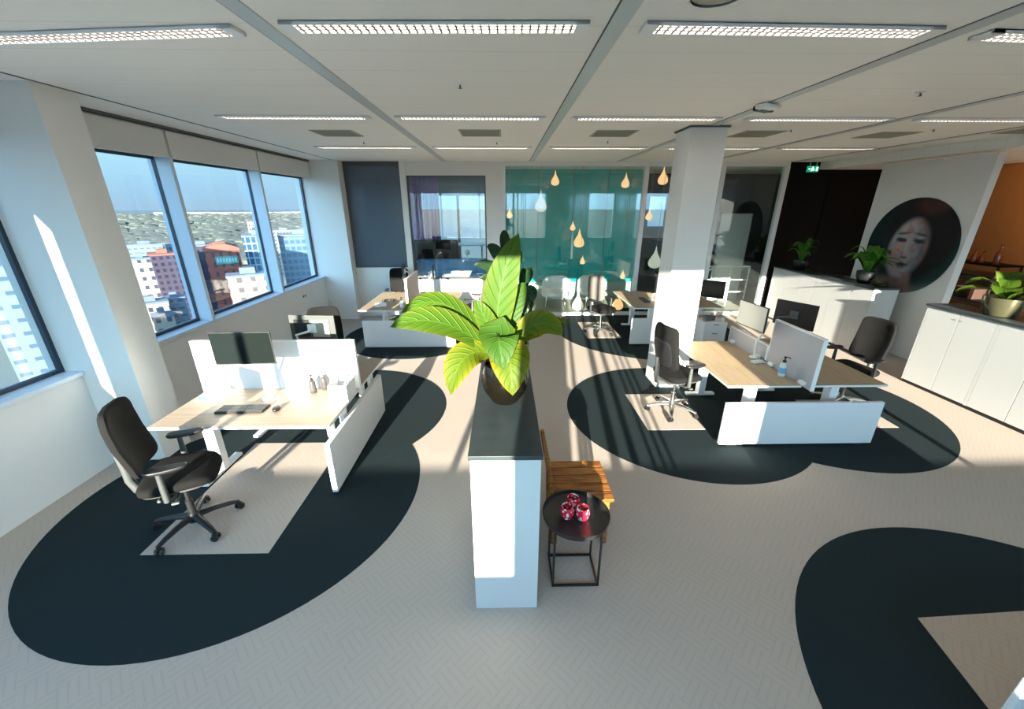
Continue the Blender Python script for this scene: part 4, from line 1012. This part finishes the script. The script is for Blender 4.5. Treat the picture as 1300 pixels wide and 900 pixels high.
MB().cyl((-.1, 0, .17), (-.1, 0, .338), .008, n=8).build('hanger', 'white_metal', ex); MB().cyl((.1, 0, .17), (.1, 0, .338), .008, n=8).build('hanger', 'white_metal', ex)
s = MB(); MX = Matrix.Translation((0, -.031, 0)) @ Matrix.Rotation(PI / 2, 4, 'X')
def pg(pts): s.prism_m(pts, .004, MX)
pg([(.09, .03), (.14, .03), (.14, .14), (.09, .14)])                                   # doorway
pg([(-.02 + .017 * math.cos(i * PI / 6), .132 + .017 * math.sin(i * PI / 6)) for i in range(12)])   # head
pg([(-.05, .105), (-.015, .118), (.005, .075), (-.03, .062)]); pg([(-.03, .07), (-.01, .078), (.04, .05), (.035, .035)]); pg([(-.03, .07), (-.012, .06), (-.04, .025), (-.075, .03), (-.075, .045), (-.05, .045)])
pg([(.0, .11), (.04, .085), (.035, .075), (-.005, .095)]); pg([(-.05, .105), (-.04, .095), (-.075, .075), (-.08, .085)])
pg([(-.155, .085), (-.125, .11), (-.125, .095), (-.1, .095), (-.1, .075), (-.125, .075), (-.125, .06)])  # arrow
s.build('pictogram', 'exit_white', ex, smooth=0)

# ================================================================ PORTRAIT
def portrait():
    n, R = 90, .80
    me = bpy.data.meshes.new('painting'); bm = bmesh.new(); col = bm.loops.layers.float_color.new('paint')
    rn = random.Random(5)
    from mathutils import noise
    def sm(a, b, x): t = max(0, min(1, (x - a) / (b - a))); return t * t * (3 - 2 * t)
    def mixc(a, b, f): return tuple(p + (q - p) * f for p, q in zip(a, b))
    def ell(x, y, cx, cy, rx, ry, soft, rot=0):
        c, s_ = math.cos(rot), math.sin(rot); X = ((x - cx) * c + (y - cy) * s_) / rx; Y = (-(x - cx) * s_ + (y - cy) * c) / ry
        return 1 - sm(1 - soft, 1 + soft, math.hypot(X, Y))
    def paint(x, y):
        x, y = (x + .0) / 1.5 - .12, (y + .05) / 1.5 - .06
        nz = noise.noise(V(x * 3, y * 3, 1)); n2 = noise.noise(V(x * 11, y * 11, 4)); n3 = noise.noise(V(x * 10, y * 13, 9))
        c = mixc((.007, .017, .018), (.010, .042, .040), sm(-.3, .9, x + .4 * nz - .3 * y))
        c = mixc(c, (.010, .008, .008), ell(x, y, .03, .16, .50, .62, .16))                       # hair mass
        c = mixc(c, (.07, .028, .018), ell(x, y, .06, .54, .22, .12, .5) * .8)                     # hair highlight
        c = mixc(c, (.26, .20, .15), ell(x, y, -.28, -.78, .52, .30, .25))                         # shoulder
        c = mixc(c, (.22, .13, .11), ell(x, y, -.10, -.52, .17, .26, .2))                          # neck
        c = mixc(c, (.10, .14, .12), ell(x, y, .42, -.72, .30, .22, .4))
        F = ell(x, y, -.12, -.06, .29, .42, .12, -.12)
        skin = mixc((.36, .35, .37), (.50, .27, .22), sm(-.1, .5, n2 + .5 * nz)); skin = mixc(skin, (.09, .09, .10), sm(-.10, .14, x + .03 + .15 * n2) * .86); skin = mixc(skin, (.30, .10, .07), sm(.15, .5, n3) * .5)
        c = mixc(c, skin, F)
        for ex_, k in ((-.24, 1), (.02, 1)):
            c = mixc(c, (.02, .02, .025), ell(x, y, ex_, .06, .085, .032, .4, -.1) * .95 * F)      # closed eyes
            c = mixc(c, (.035, .03, .03), ell(x, y, ex_, .15, .10, .016, .6, -.12 if ex_ > -.1 else .12) * .85 * F)
            c = mixc(c, (.40, .38, .40), ell(x, y, ex_, .105, .06, .02, .6) * .6 * F)
        c = mixc(c, (.44, .44, .46), ell(x, y, -.135, -.04, .020, .13, .6) * .7 * F)                # nose ridge
        c = mixc(c, (.05, .04, .045), ell(x, y, -.13, -.185, .055, .018, .6) * .85 * F)
        c = mixc(c, (.025, .03, .035), ell(x, y, -.13, -.285, .085, .028, .45) * .95 * F)            # mouth
        c = mixc(c, (.20, .11, .11), ell(x, y, -.13, -.325, .06, .022, .5) * .7 * F)
        c = mixc(c, (.34, .17, .13), sm(.2, .55, n3) * ell(x, y, -.2, -.72, .5, .35, .3) * .6)
        return (*[max(0, min(1, k * (1 + .25 * n2))) for k in c], 1)
    rings = 46; seg = 112; ctr = bm.verts.new((0, 0, 0)); prev = None; ring = []
    for i in range(1, rings + 1):
        r = R * i / rings; ring.append([bm.verts.new((r * math.cos(2 * PI * j / seg), r * math.sin(2 * PI * j / seg), 0)) for j in range(seg)])
    fs = []
    for j in range(seg): fs.append(bm.faces.new((ctr, ring[0][j], ring[0][(j + 1) % seg])))
    for a, b in zip(ring, ring[1:]):
        for j in range(seg): fs.append(bm.faces.new((a[j], b[j], b[(j + 1) % seg], a[(j + 1) % seg])))
    low = [bm.verts.new((R * math.cos(2 * PI * j / seg), R * math.sin(2 * PI * j / seg), -.025)) for j in range(seg)]
    for j in range(seg): fs.append(bm.faces.new((ring[-1][j], low[j], low[(j + 1) % seg], ring[-1][(j + 1) % seg])))
    bm.faces.new(low[::-1])
    for f in bm.faces:
        for l in f.loops: l[col] = paint(l.vert.co.x / R, l.vert.co.y / R)
    bm.to_mesh(me); bm.free()
    m = mat('oil_paint', (.1, .1, .1), .5, spec=.25); t = m.node_tree; a = node(t, 'ShaderNodeVertexColor', layer_name='paint'); t.links.new(a.outputs[0], t.nodes['Principled BSDF'].inputs['Base Color'])
    me.materials.append(m)
    o = bpy.data.objects.new('portrait_painting', me); C.objects.link(o)
    # local x -> -y (to the viewer's right), local y -> z, local z -> -x
    o.matrix_world = Matrix(((0, 0, -1, 7.072), (-1, 0, 0, 7.05), (0, 1, 0, 1.88), (0, 0, 0, 1)))
    return tag(o, 'round dark portrait of a face with closed eyes on the white wall', 'painting')
portrait()

# ================================================================ BACK CORNER: shelf with bottles, spotlight, sockets
sh = thing('bar_shelf', 'black open shelf with bottles in the tan corner', 'shelf', (9.28, 7.75, 0))
f = MB()
for x in (-.22, .22):
    for y in (-.55, .55): f.bb(x - .015, x + .015, y - .015, y + .015, 0, 1.5)
f.build('frame', 'black_metal', sh, smooth=0)
for z in (.35, .8, 1.2, 1.49): MB().bb(-.24, .24, -.57, .57, z, z + .03).build('shelf_board', 'near_black', sh, smooth=0)
for k, (x, y, zz, h_, lb, mt) in enumerate(((-.1, .42, 1.52, .30, 'dark bottle, leftmost on the bar shelf top', 'amber'), (-.1, .0, 1.52, .22, 'short dark flask beside the leftmost bottle on the bar shelf', 'amber'), (-.08, -.12, 1.52, .20, 'shortest dark flask on the bar shelf top', 'amber'), (-.1, -.38, 1.52, .34, 'tall dark bottle, rightmost on the bar shelf top', 'amber'))):
    t = thing('bottle', lb, 'bottle', (9.28 + x, 7.75 + y, zz), 0, 'bottles on the bar shelf')
    MB().lathe([(0, 0), (.045, 0), (.048, .01), (.048, h_ * .55), (.02, h_ * .75), (.017, h_ * .95), (.02, h_ * .96), (.02, h_), (0, h_)], n=18).build('glass_body', mt, t)
    MB().lathe([(0, h_), (.019, h_), (.019, h_ + .02), (0, h_ + .02)], n=12).build('cap', 'black', t)
bx = thing('storage_box', 'red-brown box on the middle board of the bar shelf', 'box', (9.27, 7.7, .83)); MB().box((0, 0, .1), (.3, .45, .2), bev=.01).build('box_body', mat('red_brown_card', (.035, .011, .006), .7), bx); MB().box((-.155, 0, .1), (.01, .12, .03)).build('handle', 'black', bx)
sl = thing('ceiling_spotlight', 'small ceiling spotlight washing the tan wall', 'spotlight', (8.85, 6.2, 3.30))
MB().lathe([(0, -.06), (.04, -.06), (.05, -.05), (.05, 0), (0, 0)], n=18).build('housing', 'black_metal', sl)
ld = bpy.data.lights.new('spot_lamp', 'SPOT'); ld.energy = 90; ld.color = (1, .58, .25); ld.spot_size = math.radians(82); ld.spot_blend = .5; ld.shadow_soft_size = .04
lo = bpy.data.objects.new('spot_lamp', ld); C.objects.link(lo); lo.parent = sl; lo.location = (0, 0, -.07); lo.rotation_euler = V(1, 1.0, -.55).to_track_quat('-Z', 'Y').to_euler()
so_ = thing('wall_socket', 'white double socket on the grey wall under the windows', 'socket', (WX, 8.2, .80))
MB().bb(0, .012, -.08, .08, -.04, .04, bev=.003).build('plate', 'white', so_)
for s in (-1, 1): MB().cyl((.010, s * .04, 0), (.014, s * .04, 0), .024, n=18).build('outlet', 'grey_plastic', so_)

# ================================================================ MEETING ROOM BEHIND THE INNER WINDOW
cu = MB(); 
for i in range(22): cu.tube([(-3.15 + i * .05, 13.55 + .04 * math.sin(i * 1.9), 0), (-3.15 + i * .05, 13.55 + .04 * math.sin(i * 1.9), 3.45)], .032, 8)
tag(cu.build('curtain', 'purple'), 'purple pleated curtain in the room behind the inner window', 'curtain')
bc = thing('sideboard', 'blue sideboard just behind the inner window', 'sideboard', (-1.28, 10.0, 0))
MB().bb(-.83, .83, -.2, .2, .06, 1.27, bev=.01).build('body', 'blue', bc); MB().bb(-.84, .84, -.21, .21, 1.27, 1.30).build('top', 'blue', bc)
for s in (-1, 1): MB().bb(s * .7 - .05, s * .7 + .05, -.15, .15, 0, .06).build('foot', 'black', bc)
sf = thing('sofa', 'dark high-backed sofa in the room behind the inner window', 'sofa', (-2.1, 12.4, 0))
MB().bb(-.75, .75, -.4, .4, .12, .45, bev=.05).build('seat', 'black_fabric', sf); MB().bb(-.75, .75, -.42, -.22, .4, 1.62, bev=.06).build('backrest', 'black_fabric', sf)
for s in (-1, 1): MB().bb(s * .7 - .1, s * .7 + .1, -.4, .4, .1, .7, bev=.05).build('armrest', 'black_fabric', sf)
for s in (-1, 1): MB().bb(s * .65 - .03, s * .65 + .03, -.35, .35, 0, .12).build('leg', 'black', sf)
cs = thing('cushion', 'pink cushion on the dark sofa', 'cushion', (-2.45, 12.32, .45)); MB().pad(lambda u, v, w: V(u * .2, w * .06 - .02, .2 + v * .2), ex=3).build('cover', mat('pink_fabric', (.6, .08, .16), .8), cs)
mtb = thing('meeting_table', 'white meeting table by the bright windows of the inner room', 'table', (-1.2, 12.9, 0))
MB().bb(-.7, .7, -.4, .4, 1.40, 1.43, bev=.005).build('tabletop', 'white', mtb)
for s in (-1, 1): MB().cyl((s * .5, 0, 0), (s * .5, 0, 1.40), .03, n=12).build('leg', 'white_metal', mtb)
lmp = thing('table_lamp', 'small white globe lamp on the blue sideboard', 'lamp', (-.9, 9.98, 1.30))
MB().lathe([(0, 0), (.05, 0), (.05, .01), (.01, .015), (.01, .12), (0, .12)], n=16).build('base', 'white_metal', lmp); MB().lathe([(0, .11), (.05, .13), (.07, .18), (.05, .23), (0, .25)], n=20).build('lamp_shade', 'white', lmp)
